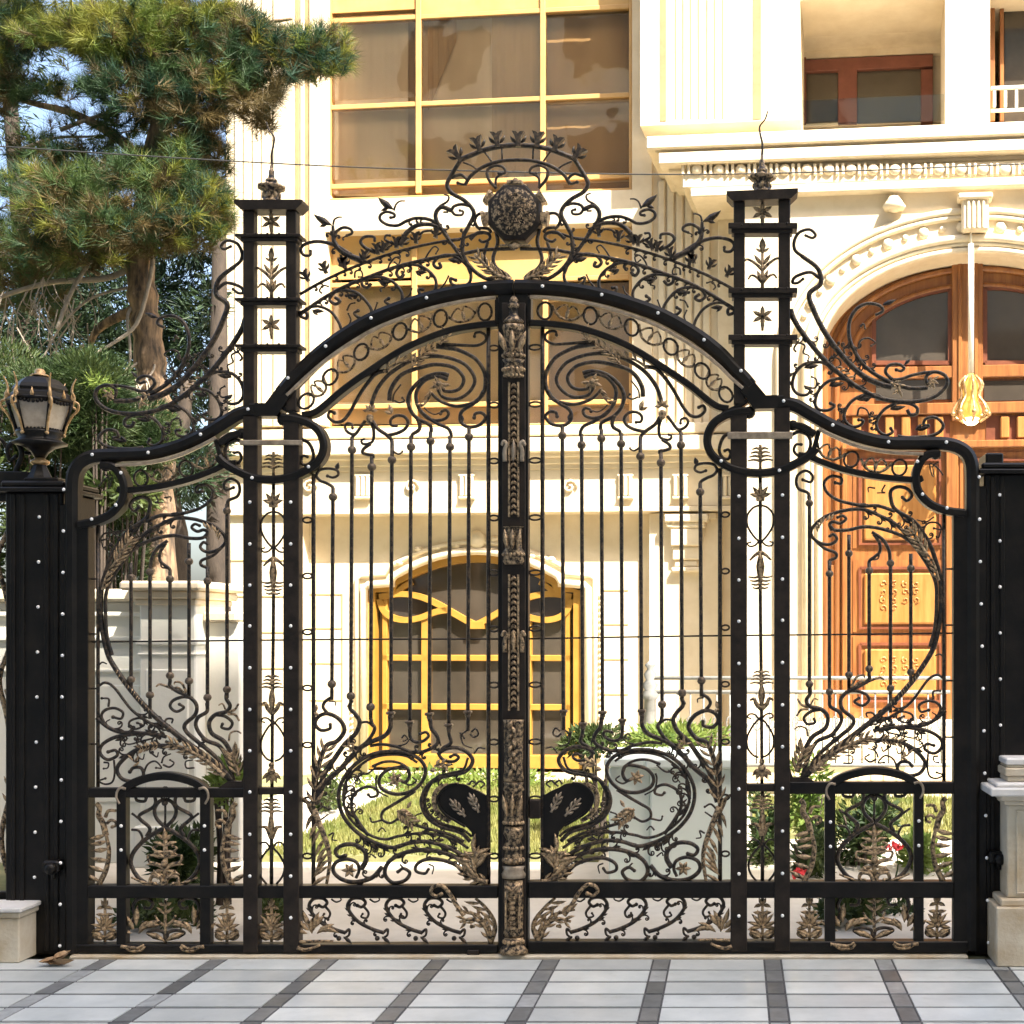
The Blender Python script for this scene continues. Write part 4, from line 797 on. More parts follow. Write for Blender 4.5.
    for ps, n_, sz, sd_ in ((d('0,925 150,820 300,740 450,680 600,625 750,585 900,555'), 9, 9, 1), (d('0,795 150,710 300,640 450,580 600,530 750,490'), 8, 7, 1), (d('220,785 290,770 370,790 430,850'), 2, 8, 1), (d('440,690 520,685 600,720 652,790'), 2, 8, 1), (d('640,625 720,605 800,630 862,690'), 2, 8, 1), (e('40,612 100,700 170,800 222,870'), 3, 8, True), (e('264,572 232,640 203,700 195,780'), 2, 8, True), (d('280,530 222,465 213,400'), 2, 9, True), (d('830,318 750,308 685,325'), 2, 8, -1)):
        b = MB(); shoots(b, ps, int(n_*1.35 + .5), sz, int(ps[0][0]), .8, sd_); cput('scroll', b, 'scroll_iron')
    b = MB(); fronds(b, e('485,965 410,935 340,880 270,810'), 0, 9, 3.4, 8, -.006, 28, 2.2); cput('plume', b, 'bronze')
setmap(left)
b = MB(); tulip(b, e('533,150')[0], -90, 1.35); cput('bud_row', b, 'scroll_iron')
b = MB(); X, Z = MP(515.5, 214.5); r0 = 28.5*S
def octo(r, yy, n=8): return [(X + r*1.0*math.sin(2*math.pi*(k+.5)/n), yy, Z + r*1.06*math.cos(2*math.pi*(k+.5)/n)) for k in range(n)]
lay = [octo(r0*.8, .04), octo(r0, .03), octo(r0, -.03), octo(r0*.93, -.045), octo(r0*.8, -.05)]
vs = sum(lay, []); fs = [(i*8+j, i*8+(j+1) % 8, i*8+8+(j+1) % 8, i*8+8+j) for i in range(4) for j in range(8)] + [tuple(range(8)), tuple(range(32, 40))[::-1]]
b.add(vs, fs); cart = cput('cartouche', b, 'iron')
b = MB(); n = 24
for k, (rr, yy) in enumerate(((.80, -.052), (.62, -.062), (.3, -.068), (0.02, -.07))):
    b.v += [(X + r0*rr*math.sin(2*math.pi*j/n), yy, Z + r0*rr*1.06*math.cos(2*math.pi*j/n)) for j in range(n)]
b.f = [(i*n+j, i*n+(j+1) % n, i*n+n+(j+1) % n, i*n+n+j) for i in range(3) for j in range(n)]; b.s = [True]*len(b.f)
rnd = random.Random(3)
for k in range(46):
    a = rnd.uniform(0, 6.28); rr = r0*.62*math.sqrt(rnd.random()); x0, z0 = X + rr*math.cos(a), Z + rr*math.sin(a); t0 = rnd.uniform(0, 6.28)
    b.tube([(x0 + .011*q*math.cos(t0 + q*.9), -.066 - .003*math.cos(a), z0 + .011*q*math.sin(t0 + q*.9)) for q in (-1, -.4, .2, .8, 1.3)], .0022, 4)
face = cput('cartouche_face', b, 'bronze'); face.parent = cart
for sx in (-1, 1):
    for an in (-32, 8):
        b = MB(); dx, dy = sx*math.cos(R(an)), math.sin(R(an)); P_ = lambda r, t: (515.5 + r*dx - t*dy*sx, 215 + r*dy + t*dx*sx)
        flat(b, [P_(24, 0), P_(31, 0)], 11, -.035, .03, raw=True, bev=.35); flat(b, [P_(30.5, 0), P_(33.5, 0)], 13.5, -.042, .036, raw=True, bev=.4)
        o = cput('knob', b, 'bronze'); o.parent = cart
b = MB(); flat(b, [(508, 184.5), (523, 184.5)], 5, -.04, .03, raw=True, bev=.5); flat(b, [(504, 188), (527, 188)], 4, -.035, .03, raw=True, bev=.5); knob(b, (515.5, 181), 3.2); o = cput('knob', b, 'bronze'); o.parent = cart
b = MB(); flat(b, [(500, 246), (531, 246)], 1.5, -.02, .02, raw=True); leaf(b, (515.5, 243), 90, 9, 14, -.03); o = cput('knob', b, 'bronze'); o.parent = cart

# ------------------------------------------------------------------ piers, stone bases, lantern, side fence
def pier(side):
    sg = -1 if side == 'left' else 1
    x0, x1 = (5, 63) if side == 'left' else (984, 1044)
    lab = {'left': 'black riveted iron pier carrying the lantern at the left of the gate', 'right': 'black riveted iron pier behind the tall stone pedestal'}[side]
    cx = (left(x0, 0)[0] + left(x1, 0)[0]) / 2; g = thing('gate_pier', lab, 'pier', (cx, 0.13, 0), 0, 'iron piers of the gate')
    b = MB(); w = (left(x1, 0)[0] - left(x0, 0)[0]) / 2; top = left(0, 492 if side == 'left' else 474)[1]
    b.box(-w, w, -.13, .2, 0, top, .008)
    for k in (-.72, -.4, .45, .78): b.box(k*w-.012, k*w+.012, -.139, -.12, .02, top-.01, .004)
    shaft = b.build('shaft', 'frame_iron', g)
    b = MB(); b.box(-w-.03, w+.03, -.165, .23, top, top+.022, .006); b.box(-w-.015, w+.015, -.15, .215, top+.022, top+.055, .01)
    if side == 'left': b.box(-w*.45, w*.75, -.11, .16, top+.055, top+.075, .006)
    else: b.box(-w*.9, -w*.3, -.1, .1, top+.055, top+.11, .008)
    b.build('cap', 'frame_iron', g)
    rx = 40 if side == 'left' else 998
    for k in range(9 if side == 'left' else 7):
        o = bpy.data.objects.new('rivet', RIV); COL.objects.link(o); o.parent = g
        y = (517 + 45*k) if side == 'left' else (495 + 46*k); xx = (40 - k*.6) if side == 'left' else (999.5 + k*.15)
        o.location = (left(xx, 0)[0] - cx, -.137, left(0, y)[1])
    b = MB(); kx = (left(54, 0)[0] if side == 'left' else left(993, 0)[0]) - cx; kz = left(0, 867 if side == 'left' else 858)[1]
    b.box(kx-.03, kx+.05, -.19, -.12, kz-.02, kz+.04, .01); b.ball((kx+.02, -.2, kz+.005), .03, 10); b.lathe((kx+.02, -.17, kz-.05), [(.012, 0), (.014, .03), (.02, .04)], 8); b.build('hinge', 'frame_iron', g)
    b = MB(); jx = left(66 if side == 'left' else 981, 0)[0] - cx; b.box(jx-.035, jx+.03, -.135, -.07, 0, top-.06, .006); b.box(jx+.04*-sg-.012, jx+.04*-sg+.012, -.15, -.06, .02, top-.1, .004); b.build('jamb', 'frame_iron', g)
    return g
pier('left'); pier('right')

def lantern():
    X0, _, Z0 = at(40, 482, .09); g = thing('pier_lantern', 'six sided black and gold lantern with frosted panes on the left iron pier', 'lantern', (X0, .09, left(0, 492)[1] + .075))
    s = S*1.015; base = 482
    z = lambda py: (base - py)*s
    b = MB(); b.lathe((0, 0, 0), [(12*s, 0), (11*s, z(479)), (6.5*s, z(470)), (6*s, z(468))], 8, False); b.build('foot', 'frame_iron', g)
    b = MB(); b.lathe((0, 0, 0), [(7*s, z(468)), (9*s, z(466)), (8.5*s, z(464)), (5*s, z(462)), (4*s, z(460.5))], 12); b.build('collar', 'gold', g)
    b = MB(); b.lathe((0, 0, 0), [(5*s, z(461)), (8*s, z(456)), (14*s, z(451)), (25*s, z(447.5)), (25.5*s, z(446)), (22*s, z(444.5)), (19*s, z(442)), (22*s, z(437)), (22*s, z(435)), (20*s, z(434))], 18); b.build('bowl', 'frame_iron', g)
    b = MB(); r1, r2 = 21*s, 30*s; zb, zt = z(435), z(404)
    for k in range(6):
        a0, a1 = 2*math.pi*k/6 + .25, 2*math.pi*(k+1)/6 + .25; q = .93
        b.add([(r1*q*math.cos(a0), r1*q*math.sin(a0), zb), (r1*q*math.cos(a1), r1*q*math.sin(a1), zb), (r2*q*math.cos(a1), r2*q*math.sin(a1), zt), (r2*q*math.cos(a0), r2*q*math.sin(a0), zt)], [(0, 1, 2, 3)])
    b.build('pane', 'frost', g)
    for k in range(6):
        a = 2*math.pi*k/6 + .25; ca, sa = math.cos(a), math.sin(a); c2, s2 = math.cos(a + math.pi/3), math.sin(a + math.pi/3)
        b = MB(); b.tube([(r1*ca, r1*sa, zb), (r2*ca, r2*sa, zt)], 1.7*s, 6); b.build('frame_bar', 'frame_iron', g)
        b = MB(); b.tube([(r2*ca, r2*sa, zt), (r2*c2, r2*s2, zt)], 1.8*s, 6, (0, 0, 1))
        for t in (.12, .24, .36, .5, .64, .76, .88): b.ball((r2*.975*(ca*(1-t)+c2*t), r2*.975*(sa*(1-t)+s2*t), zt - (1.2 + 2.8*math.sin(math.pi*t))*s), 2.1*s, 6)
        b.build('pane_border', 'frame_iron', g)
        b = MB(); b.tube([(r1*ca, r1*sa, zb), (r1*c2, r1*s2, zb)], 1.5*s, 6, (0, 0, 1))
        for t in (.2, .35, .5, .65, .8): b.ball((r1*1.04*(ca*(1-t)+c2*t), r1*1.04*(sa*(1-t)+s2*t), zb + 1.2*s), 1.5*s, 6)
        b.build('pane_border', 'frame_iron', g)
        b = MB(); P3 = lambda r, py: (r*s*ca, r*s*sa, z(py))
        pth = spline([P3(22, 437), P3(24.5, 428), P3(29.5, 418), P3(34.5, 412), P3(35, 406), P3(31, 404), P3(30, 409), P3(33, 411)], 5); b.tube(pth, [1.25*s]*len(pth), 6, (-sa, ca, 0))
        pth = spline([P3(30, 405), P3(31, 399), P3(29, 393), P3(30.5, 386), P3(33, 380.5)], 5); b.tube(pth, [1.9*s*(1 - .75*i/len(pth)) for i in range(len(pth))], 6, (-sa, ca, 0)); b.ball(P3(22, 438), 2.0*s, 7)
        b.build('corner_scroll', 'gold', g)
    b = MB(); b.lathe((0, 0, 0), [(30.5*s, z(404)), (28*s, z(398)), (25*s, z(395.5)), (26*s, z(393)), (23.5*s, z(389)), (17*s, z(383)), (8.5*s, z(380.5)), (8*s, z(379))], 6, False, .25); b.build('roof', 'frame_iron', g)
    b = MB(); b.lathe((0, 0, 0), [(30.5*s, z(405.5)), (31.5*s, z(404)), (30*s, z(402.5))], 6, False, .25)
    for k in range(12):
        a = 2*math.pi*k/12 + .25; q = 29*s; b.lathe((q*math.cos(a), q*math.sin(a), 0), [(1.6*s, z(403)), (2.1*s, z(400.5)), (1.1*s, z(398)), (.3*s, z(395))], 6)
    b.build('crown_trim', 'gold', g)
    b = MB(); b.lathe((0, 0, 0), [(9.5*s, z(379.5)), (8*s, z(378)), (4.5*s, z(377)), (4.8*s, z(374.5)), (3.5*s, z(372.5)), (1*s, z(371.5))], 12); b.build('finial', 'gold', g)
lantern()

# low stone plinth on the left, tall stone pedestal on the right
def block(name, label, cat, x0, x1, Yf, prof, depth, mats):
    """stacked moulded courses seen front-on: prof = (half width grow, y0, y1, material)."""
    a, c = at(x0, 0, Yf)[0], at(x1, 0, Yf)[0]; g = thing(name, label, cat, ((a+c)/2, Yf + depth/2, 0)); w = (c-a)/2
    for nm, gr, y0, y1, m in prof:
        k = (Yf - CAMY)/F; b = MB(); z0, z1 = max(-.0, CAMH - (y1-CY)*k), CAMH - (y0-CY)*k
        b.box(-w-gr*k, w+gr*k, -depth/2-gr*k, depth/2+gr*k, z0, z1, .006); b.build(nm, m, g)
    return g
pl = block('stone_plinth', 'low beige stone plinth under the left pier and fence', 'plinth', -430, 19, -.16, [('base', 0, 918, 970, 'gstone'), ('moulding', 2, 912, 918, 'gstone'), ('coping', 4.5, 907, 912, 'whitestone')], .16, None)
pd = block('stone_pedestal', 'tall moulded cream stone pedestal at the right edge of the gate', 'pedestal', 1007, 1099, -.17, [('base', 13, 905, 968, 'gstone'), ('base_moulding', 8, 898, 905, 'gstone'), ('shaft', 0, 805, 898, 'gstone'), ('neck', 3, 800, 805, 'gstone'), ('neck', 8, 794, 800, 'gstone'), ('cap', 20, 786, 794, 'whitestone'), ('cap', 13, 782, 786, 'whitestone'), ('neck', 0, 776, 782, 'gstone'), ('moulding', 2, 768, 776, 'gstone'), ('moulding', 0, 765, 768, 'gstone'), ('moulding', 1, 758.5, 765, 'whitestone')], .34, None)
b = MB(); k = (-.17-CAMY)/F
for x0, x1, y0, y1 in ((1016, 1018, 812, 892), (1088, 1090, 812, 892)): b.box(at(x0,0,-.17)[0]-pd.location.x, at(x1,0,-.17)[0]-pd.location.x, -.178, -.16, CAMH-(y1-CY)*k, CAMH-(y0-CY)*k, .003)
for y0, y1 in ((810, 812), (892, 894)): b.box(at(1016,0,-.17)[0]-pd.location.x, at(1090,0,-.17)[0]-pd.location.x, -.178, -.16, CAMH-(y1-CY)*k, CAMH-(y0-CY)*k, .003)
b.build('panel_moulding', 'gstone', pd)

sf = thing('side_fence', 'scrolled black iron fence beside the left pier', 'fence', (at(-60, 0, .1)[0], .1, 0)); setmap(left)
def sput(name, b, m): b.v = [(x - sf.location.x, y, z) for x, y, z in b.v]; b.build(name, m, sf)
b = MB(); rect(b, -420, 492, 4, 500, -.02, .02); rect(b, -420, 895, 4, 906, -.02, .02); sput('rail', b, 'frame_iron')
for x in list(range(-418, -30, 20)) + [-22]: b = MB(); stk(b, [(x, 500), (x, 895)], 1.6); sput('bar', b, 'scroll_iron')
b = MB(); stk(b, pts('4,520 -6,535 -14,560 -4,600 0,640 -12,680 -4,720 2,780 -10,840 0,890'), 2.2); stk(b, pts('2,540 4,580 2,620'), 1.6); stk(b, pts('3,660 6,690 1,700 -4,690'), 3); stk(b, pts('4,720 0,740 6,760'), 1.6)
fronds(b, pts('2,890 4,850 0,800 4,760'), 0, 10, 4, 8, -.01, 40, 2); fronds(b, pts('0,500 5,530 2,560'), 0, 8, 3, 5, -.01, 40, 1.6); sput('scroll', b, 'bronze')
b = MB(); stk(b, pts('0,492 8,470 14,452 8,440 0,446 2,458 8,455'), 2.4, 1.6, -.03, 2.4); stk(b, pts('14,450 24,452 26,462'), 1.6, 1.0); rect(b, -30, 470, 22, 492, -.05, .05); stk(b, pts('-14,470 -22,450 -12,436 -4,446'), 2.2, 1.4); sput('scroll', b, 'frame_iron')

# ------------------------------------------------------------------ ground: street paving, threshold, drive, lawn
def colored(b, name, m, tints, kind='structure'):
    o = b.build(name, m); ca = o.data.color_attributes.new('tint', 'FLOAT_COLOR', 'CORNER')
    i = 0
    for p, t in zip(o.data.polygons, tints):
        for _ in p.loop_indices: ca.data[i].color = (t, t, t, 1); i += 1
    return tag(o, kind=kind)
def tintmat(name, c1, c2, rough, scale=3, bump=.05):
    m = mat(name, c1, c2, rough=rough, scale=scale, bump=bump, bscale=30, lo=.3, hi=.7); nt = m.node_tree; bs = nt.nodes['Principled BSDF']
    lk = [l for l in nt.links if l.to_node == bs and l.to_socket.name == 'Base Color'][0]
    at_ = nt.nodes.new('ShaderNodeVertexColor'); at_.layer_name = 'tint'; mx = nt.nodes.new('ShaderNodeMix'); mx.data_type = 'RGBA'; mx.blend_type = 'MULTIPLY'; mx.inputs[0].default_value = 1
    nt.links.new(lk.from_socket, mx.inputs[6]); nt.links.new(at_.outputs['Color'], mx.inputs[7]); # soiling: broad stains and fine grit worn into the stone
    col = mx.outputs[2]
    for sc_, amt, lo, hi, dirt in ((1.1, .45, .50, .78, (.62, .60, .55)), (9, .5, .60, .74, (.55, .53, .48)), (60, .4, .66, .72, (.35, .34, .32))):
        n = nt.nodes.new('ShaderNodeTexNoise'); n.inputs['Scale'].default_value = sc_; n.inputs['Detail'].default_value = 8; n.inputs['Roughness'].default_value = .7
        tc = [q for q in nt.nodes if q.type == 'TEX_COORD'][0]; nt.links.new(tc.outputs['Object'], n.inputs['Vector'])
        mr = nt.nodes.new('ShaderNodeMapRange'); mr.inputs['From Min'].default_value = lo; mr.inputs['From Max'].default_value = hi; mr.inputs['To Max'].default_value = amt; nt.links.new(n.outputs['Fac'], mr.inputs['Value'])
        m2 = nt.nodes.new('ShaderNodeMix'); m2.data_type = 'RGBA'; m2.blend_type = 'MULTIPLY'; nt.links.new(mr.outputs[0], m2.inputs[0]); nt.links.new(col, m2.inputs[6]); m2.inputs[7].default_value = (*dirt, 1); col = m2.outputs[2]
    nt.links.new(col, bs.inputs['Base Color']); return m
M['marble'] = tintmat('pale grey marble slab', (0.44, 0.475, 0.475), (0.61, 0.64, 0.63), .32, 4)
M['granite'] = tintmat('dark grey granite strip', (0.10, 0.106, 0.108), (0.175, 0.183, 0.185), .4, 14)
M['joint'] = mat('grey mortar joint', (0.05, 0.052, 0.055), (0.10, 0.10, 0.105), rough=.9, scale=30)
M['driveway'] = mat('cream stone drive', (0.48, 0.43, 0.34), (0.60, 0.55, 0.46), rough=.7, scale=2, bump=.1)
b = MB(); b.add([(-700, -400, -.03), (700, -400, -.03), (700, 900, -.03), (-700, 900, -.03)], [(0, 1, 2, 3)]); tag(b.build('ground', 'soil'), kind='structure')
b = MB(); b.add([(-9, -9, -.004), (9, -9, -.004), (9, -.06, -.004), (-9, -.06, -.004)], [(0, 1, 2, 3)]); tag(b.build('pavement_bed', 'joint'), kind='structure')
mb_, gb_ = MB(), MB(); mt, gt = [], []; rnd = random.Random(11)
for kx in range(-15, 16):
    xs = .183 + .541*kx
    for ky in range(-1, 42):
        y1 = -.286 - .204*ky if ky >= 0 else -.075; y0 = -.286 - .204*(ky+1) if ky >= 0 else -.286
        q = .0095
        def slab(bb, xa, xb, dz=0):
            z = rnd.uniform(-.0012, .0012) + dz; bb.add([(xa, y0+q, z-.02), (xb, y0+q, z-.02), (xb, y1-q, z-.02), (xa, y1-q, z-.02), (xa+.003, y0+q+.003, z), (xb-.003, y0+q+.003, z), (xb-.003, y1-q-.003, z), (xa+.003, y1-q-.003, z)], [(4, 5, 6, 7), (0, 1, 5, 4), (1, 2, 6, 5), (2, 3, 7, 6), (3, 0, 4, 7)])
        slab(mb_, xs+.041+.002, xs+.541-.041-.002); t = rnd.uniform(.80, 1.08); mt += [t]*5
        if rnd.random() < .13: t = rnd.uniform(1.7, 2.4)
        else: t = rnd.uniform(.7, 1.25)
        slab(gb_, xs-.039, xs+.039); gt += [t]*5
colored(mb_, 'pavement', 'marble', mt); colored(gb_, 'pavement_strips', 'granite', gt)
b = MB(); b.box(at(76, 0, 0)[0], at(966, 0, 0)[0], -.07, .25, -.02, .012, .006); tag(b.build('threshold', 'gstone'), kind='structure')
b = MB(); b.add([(-4.5, .1, .0), (9, .1, .0), (9, 7.9, .0), (-4.5, 7.9, .0)], [(0, 1, 2, 3)]); tag(b.build('driveway', 'driveway'), kind='structure')
# lawn beds with real blades
def lawn(name, x0, x1, y0, y1, n, seed, h=.05):
    r_ = random.Random(seed); b = MB()
    b.box(x0, x1, y0, y1, -.02, .045)
    tag(b.build('lawn_bed', 'soil'), kind='structure'); b = MB()
    for i in range(n):
        x, y = r_.uniform(x0, x1), r_.uniform(y0, y1); a = r_.uniform(0, 6.28); l = h*r_.uniform(.6, 1.5); w = .008
        b.add([(x-w*math.cos(a), y-w*math.sin(a), .044), (x+w*math.cos(a), y+w*math.sin(a), .044), (x+r_.uniform(-.02, .02), y+r_.uniform(-.02, .02), .044+l)], [(0, 1, 2)])
    tag(b.build(name, 'grass'), 'short sunlit lawn behind the gate', 'lawn', kind='stuff')
lawn('lawn', -3.3, -.95, 2.6, 7.0, 20000, 5)
lawn('lawn', .15, 2.3, 3.6, 7.0, 9000, 6)
# ------------------------------------------------------------------ the villa: a facade turned six degrees, right end nearer
ANG = R(6.0); OX, OY = (515 - CX)/F*14.44, 8.0
UX, UY = math.cos(ANG), -math.sin(ANG); NX, NY = -math.sin(ANG), -math.cos(ANG)
villa = thing('villa', 'cream stone villa with tall gridded window, arched wooden door and amber window frames', 'house', (OX, OY, 0), -ANG)
def V(px, py, w=0.0):
    dx, dy, dz = (px-CX)/F, 1.0, -(py-CY)/F
    t = (w - ((0-OX)*NX + (CAMY-OY)*NY)) / (dx*NX + dy*NY)
    x, y, z = dx*t - OX, CAMY + dy*t - OY, CAMH + dz*t
    return (x*UX + y*UY, z)
def vb(b, x0, y0, x1, y1, w0, w1, bev=.004):
    xm, ym = (x0+x1)/2, (y0+y1)/2; wf = max(w0, w1)
    u0, u1 = V(x0, ym, wf)[0], V(x1, ym, wf)[0]; b.box(u0, u1, -w0, -w1, V(xm, y1, wf)[1], V(xm, y0, wf)[1], bev)
def part(name, m, boxes, parent=None, bev=.004):
    b = MB()
    for bx in boxes: vb(b, *bx, bev=bev)
    return b.build(name, m, parent or villa)
def vtube(b, p, r, w, n=6, sm=6, flatw=None):
    q = spline(p, sm) if sm else p; path = []
    for x, y in q: u, z = V(x, y, w); path.append((u, -w, z))
    if flatw: 
        hw, hd = r, flatw; b.sweep(path, [(-hw, -hd), (-hw, hd), (hw, hd), (hw, -hd)], None, (0, 1, 0), False)
    else: b.tube(path, r, n)
# ---- main walls of the upper storeys
part('wall', 'stone', [(226, -330, 325, 426, -.45, 0), (632, -330, 652, 426, -.45, 0), (325, 195, 632, 227, -.45, -.002), (325, -330, 632, -140, -.45, -.002)])
b = MB(); uL = V(226, 300, 0)[0]; uR = V(1250, 300, .7)[0]; b.box(uL+.01, uR, 7.0, 7.2, -.1, 9.5); b.box(uL+.01, uL+.25, .46, 7.0, -.1, 9.5); b.box(uR-.2, uR, .0, 7.0, -.1, 9.5); b.box(uL+.01, uR, .46, 7.0, 9.3, 9.5); b.build('wall', 'stone', villa)
part('pilaster', 'trim', [(234 + 9*k, -330, 241 + 9*k, 426, 0, .03) for k in range(4)] , bev=.012)
part('pilaster', 'trim', [(273, -330, 294, 426, 0, .035), (300, -330, 304, 426, 0, .03), (309, -330, 318, 426, 0, .03)], bev=.008)
part('wall_groove', 'groove', [(295.5, -330, 298.5, 426, 0, .012), (305, -330, 308, 426, 0, .012)], bev=0)
# ---- tall gridded windows
def grid_window(y0, y1, xs, ys, spand=()):
    fr = part('window', 'amber', [(325, y0, 330, y1, -.3, -.13), (629, y0, 632, y1, -.3, -.13), (325, y1-2, 632, y1, -.3, -.13)] + [(x-2.6, y0, x+2.6, y1-2, -.24, -.15) for x in xs] + [(330, y-2.4, 629, y+2.4, -.235, -.165) for y in ys], bev=.006)
    XS = [330] + [c for x in xs for c in (x-2.6, x+2.6)] + [629]; YS = [y0] + [c for y in ys for c in (y-2.4, y+2.4)] + [y1-2]
    for i in range(0, len(XS), 2):
        for k in range(0, len(YS), 2):
            m = 'spandrel' if (k//2) in spand else 'glass'
            o = part('pane', m, [(XS[i], YS[k], XS[i+1], YS[k+1], -.20, -.18)], fr, 0)
    return fr
w1 = grid_window(-140, 195, (418, 542.5), (-75, 13.5, 101, 181), (0, 1))
w2 = grid_window(227, 426, (414, 545), (281, 404), (0,))
def curtain(x0, x1, y0, y1, w, m, par, amp=.05, cut=None, seed=1):
    b = MB(); n = 40; r_ = random.Random(seed); vs = []; ph = r_.uniform(0, 6)
    for i in range(n+1):
        x = x0 + (x1-x0)*i/n; yy = amp*.07*(math.sin(i*.7+ph) + .5*math.sin(i*1.6+ph*2)); yb = y1 if cut is None else y1 + cut(i/n)
        u, zt = V(x, y0, w); _, zb = V(x, yb, w); vs += [(u, -w+yy, zt), (u, -w+yy, zb), (u, -w+yy+.015, zt), (u, -w+yy+.015, zb)]
    fs = [(i*4+a, i*4+4+a, i*4+5+a, i*4+1+a) for i in range(n) for a in (0, 2)]; b.add(vs, fs, True); return b.build('curtain', m, par)
curtain(326, 424, -80, 196, -.31, 'curtain2', w1, .05, None, 2)
curtain(420, 524, -80, 196, -.265, 'curtain', w1, .04, None, 3)
curtain(334, 408, 20, 196, -.265, 'curtain', w1, .05, None, 4)
curtain(508, 634, -80, 198, -.30, 'curtain2', w1, .03, None, 5)
curtain(428, 456, 18, 110, -.24, 'curtain2', w1, .04, lambda t: -70*t, 15)
curtain(492, 540, 10, 196, -.24, 'curtain2', w1, .04, lambda t: -26*math.sin(t*3.1), 16)
curtain(540, 636, 283, 424, -.27, 'curtain2', w2, .03, None, 6); curtain(322, 550, 283, 424, -.25, 'curtain', w2, .03, None, 7)
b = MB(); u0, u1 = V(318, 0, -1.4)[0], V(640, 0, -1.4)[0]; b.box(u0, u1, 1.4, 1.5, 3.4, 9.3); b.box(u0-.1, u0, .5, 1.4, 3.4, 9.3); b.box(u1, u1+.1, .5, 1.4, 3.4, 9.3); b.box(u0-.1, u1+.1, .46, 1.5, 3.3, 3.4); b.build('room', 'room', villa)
# ---- string cornice and frieze over the ground floor
part('cornice', 'trim', [(226, 426, 748, 436, -.45, .10), (226, 438, 748, 453, -.45, .16), (226, 453, 748, 458, -.45, .10), (226, 458, 748, 465, -.45, .04)], bev=.012)
part('frieze', 'stone', [(226, 465, 748, 470, -.45, .015), (226, 470, 748, 508, -.45, 0), (226, 508, 748, 513, -.45, .03)], bev=.006)
for k, x in enumerate((310, 362, 412, 466, 570, 625, 680, 725)):
    b = MB()
    if k % 2 == 1 or k > 5:
        for dx in (-5, 0, 5): vb(b, x+dx-2, 476, x+dx+2, 496, 0, .05, .012)
        vb(b, x-8, 496, x+8, 499, 0, .06, .01); vb(b, x-8, 474, x+8, 476.5, 0, .045, .008)
    else:
        u, z = V(x, 487, 0); b.tube([(u+.085*math.cos(t*.7)*(1-t/14), -.02, z+.085*math.sin(t*.7)*(1-t/14)) for t in range(13)], .014, 6)
    b.build('frieze_ornament', 'trim', villa)
# ---- recessed ground floor
part('wall', 'stone', [(226, 513, 300, 830, -.5, -.02)])
def segs(x0, x1, n): return [x0 + (x1-x0)*i/n for i in range(n+1)]
def win_top(x):
    xx = abs(x - 476)
    if xx > 108: return None
    if xx > 84: return 589
    if xx > 80: return 580
    return 554 + 24*(xx/80)**2
b = MB(); WR = -.26
vb(b, 298, 505, 367, 830, -.9, WR, 0); vb(b, 585, 505, 652, 830, -.9, WR, 0); vb(b, 367, 772, 585, 830, -.9, WR, 0)
P = segs(367, 585, 48)
for i in range(48):
    y = win_top(min(max((P[i]+P[i+1])/2, 369), 583)); vb(b, P[i], 505, P[i+1], y-2, -.9, WR, 0)
b.build('wall', 'stone', villa)
out = [(367, 772), (367, 589)] + [(x, win_top(x)) for x in segs(392, 560, 24)] + [(585, 589), (585, 772)]
out = [(364, 772), (364, 588), (368, 585), (391, 583), (394, 576)] + [(x, win_top(x)-3) for x in segs(400, 552, 20)] + [(558, 576), (561, 583), (584, 585), (588, 588), (588, 772)]
b = MB(); vtube(b, out, .045, WR+.03, 6, 0); off = [(x + (x-476)*.06, y - (9 if y < 700 else 0)) for x, y in out]; vtube(b, off, .03, WR+.015, 6, 0)
for x in (352, 600):
    for k in range(28): u, z = V(x, 596 + 6*k, WR); b.ball((u, -WR-.01, z), .022, 6)
for k in range(9):
    x = 400 + 19*k; u, z = V(x, win_top(x) - 13 - 4*math.sin(k*1.7), WR); b.ball((u, -WR-.02, z), .05, 7, .7, .7)
u, z = V(478, 540, WR); b.ball((u, -WR-.03, z), .10, 10, .6, 1.1); b.build('window_surround', 'trim', villa)
WF = -.36; gw = MB(); 
fr_out = [(373, 768), (373, 592), (394, 588), (396, 582)] + [(x, win_top(x)+4) for x in segs(402, 550, 16)] + [(556, 582), (558, 588), (579, 592), (579, 768)]
vtube(gw, fr_out, .05, WF, 4, 0, .07)
for x0, y0, x1, y1 in ((382, 594, 387, 768), (565, 594, 570, 768), (421, 615, 429, 768), (523, 615, 531, 768), (382, 655, 570, 661), (382, 704, 570, 710), (370, 755, 582, 768)): vb(gw, x0, y0, x1, y1, WF-.06, WF+.02 if y0 != 755 else WF+.08, .006)
gw = gw.build('window', 'yellow', villa)
b = MB()
for sx in (1, -1):
    m_ = lambda t_: [(476 + sx*(x-476), y) for x, y in pts(t_)]
    vtube(b, m_('380,599 384,610 392,617 405,620 420,618 436,612 448,610'), .034, WF+.005, 4, 5, .035); vtube(b, m_('380,597 400,594 418,596 436,603 452,612 466,620 476,625'), .034, WF+.005, 4, 5, .035); vtube(b, m_('412,582 404,587 396,594'), .03, WF+.005, 4, 5, .03)
vb(b, 468, 621, 484, 629, WF-.03, WF+.045); b.build('tracery', 'yellow', gw)
b = MB(); O = [V(x, y, WF-.05) for x, y in fr_out]; b.prism(O, -(WF-.05), -(WF-.065)); b.build('pane', 'darkglass', gw)
b = MB(); u0, u1 = V(340, 0, -2.2)[0], V(612, 0, -2.2)[0]; b.box(u0, u1, 2.2, 2.3, -.05, 3.3); b.box(u0-.1, u0, .92, 2.2, -.05, 3.3); b.box(u1, u1+.1, .92, 2.2, -.05, 3.3); b.box(u0-.1, u1+.1, .92, 2.3, 3.2, 3.28); b.build('room', 'room', villa)
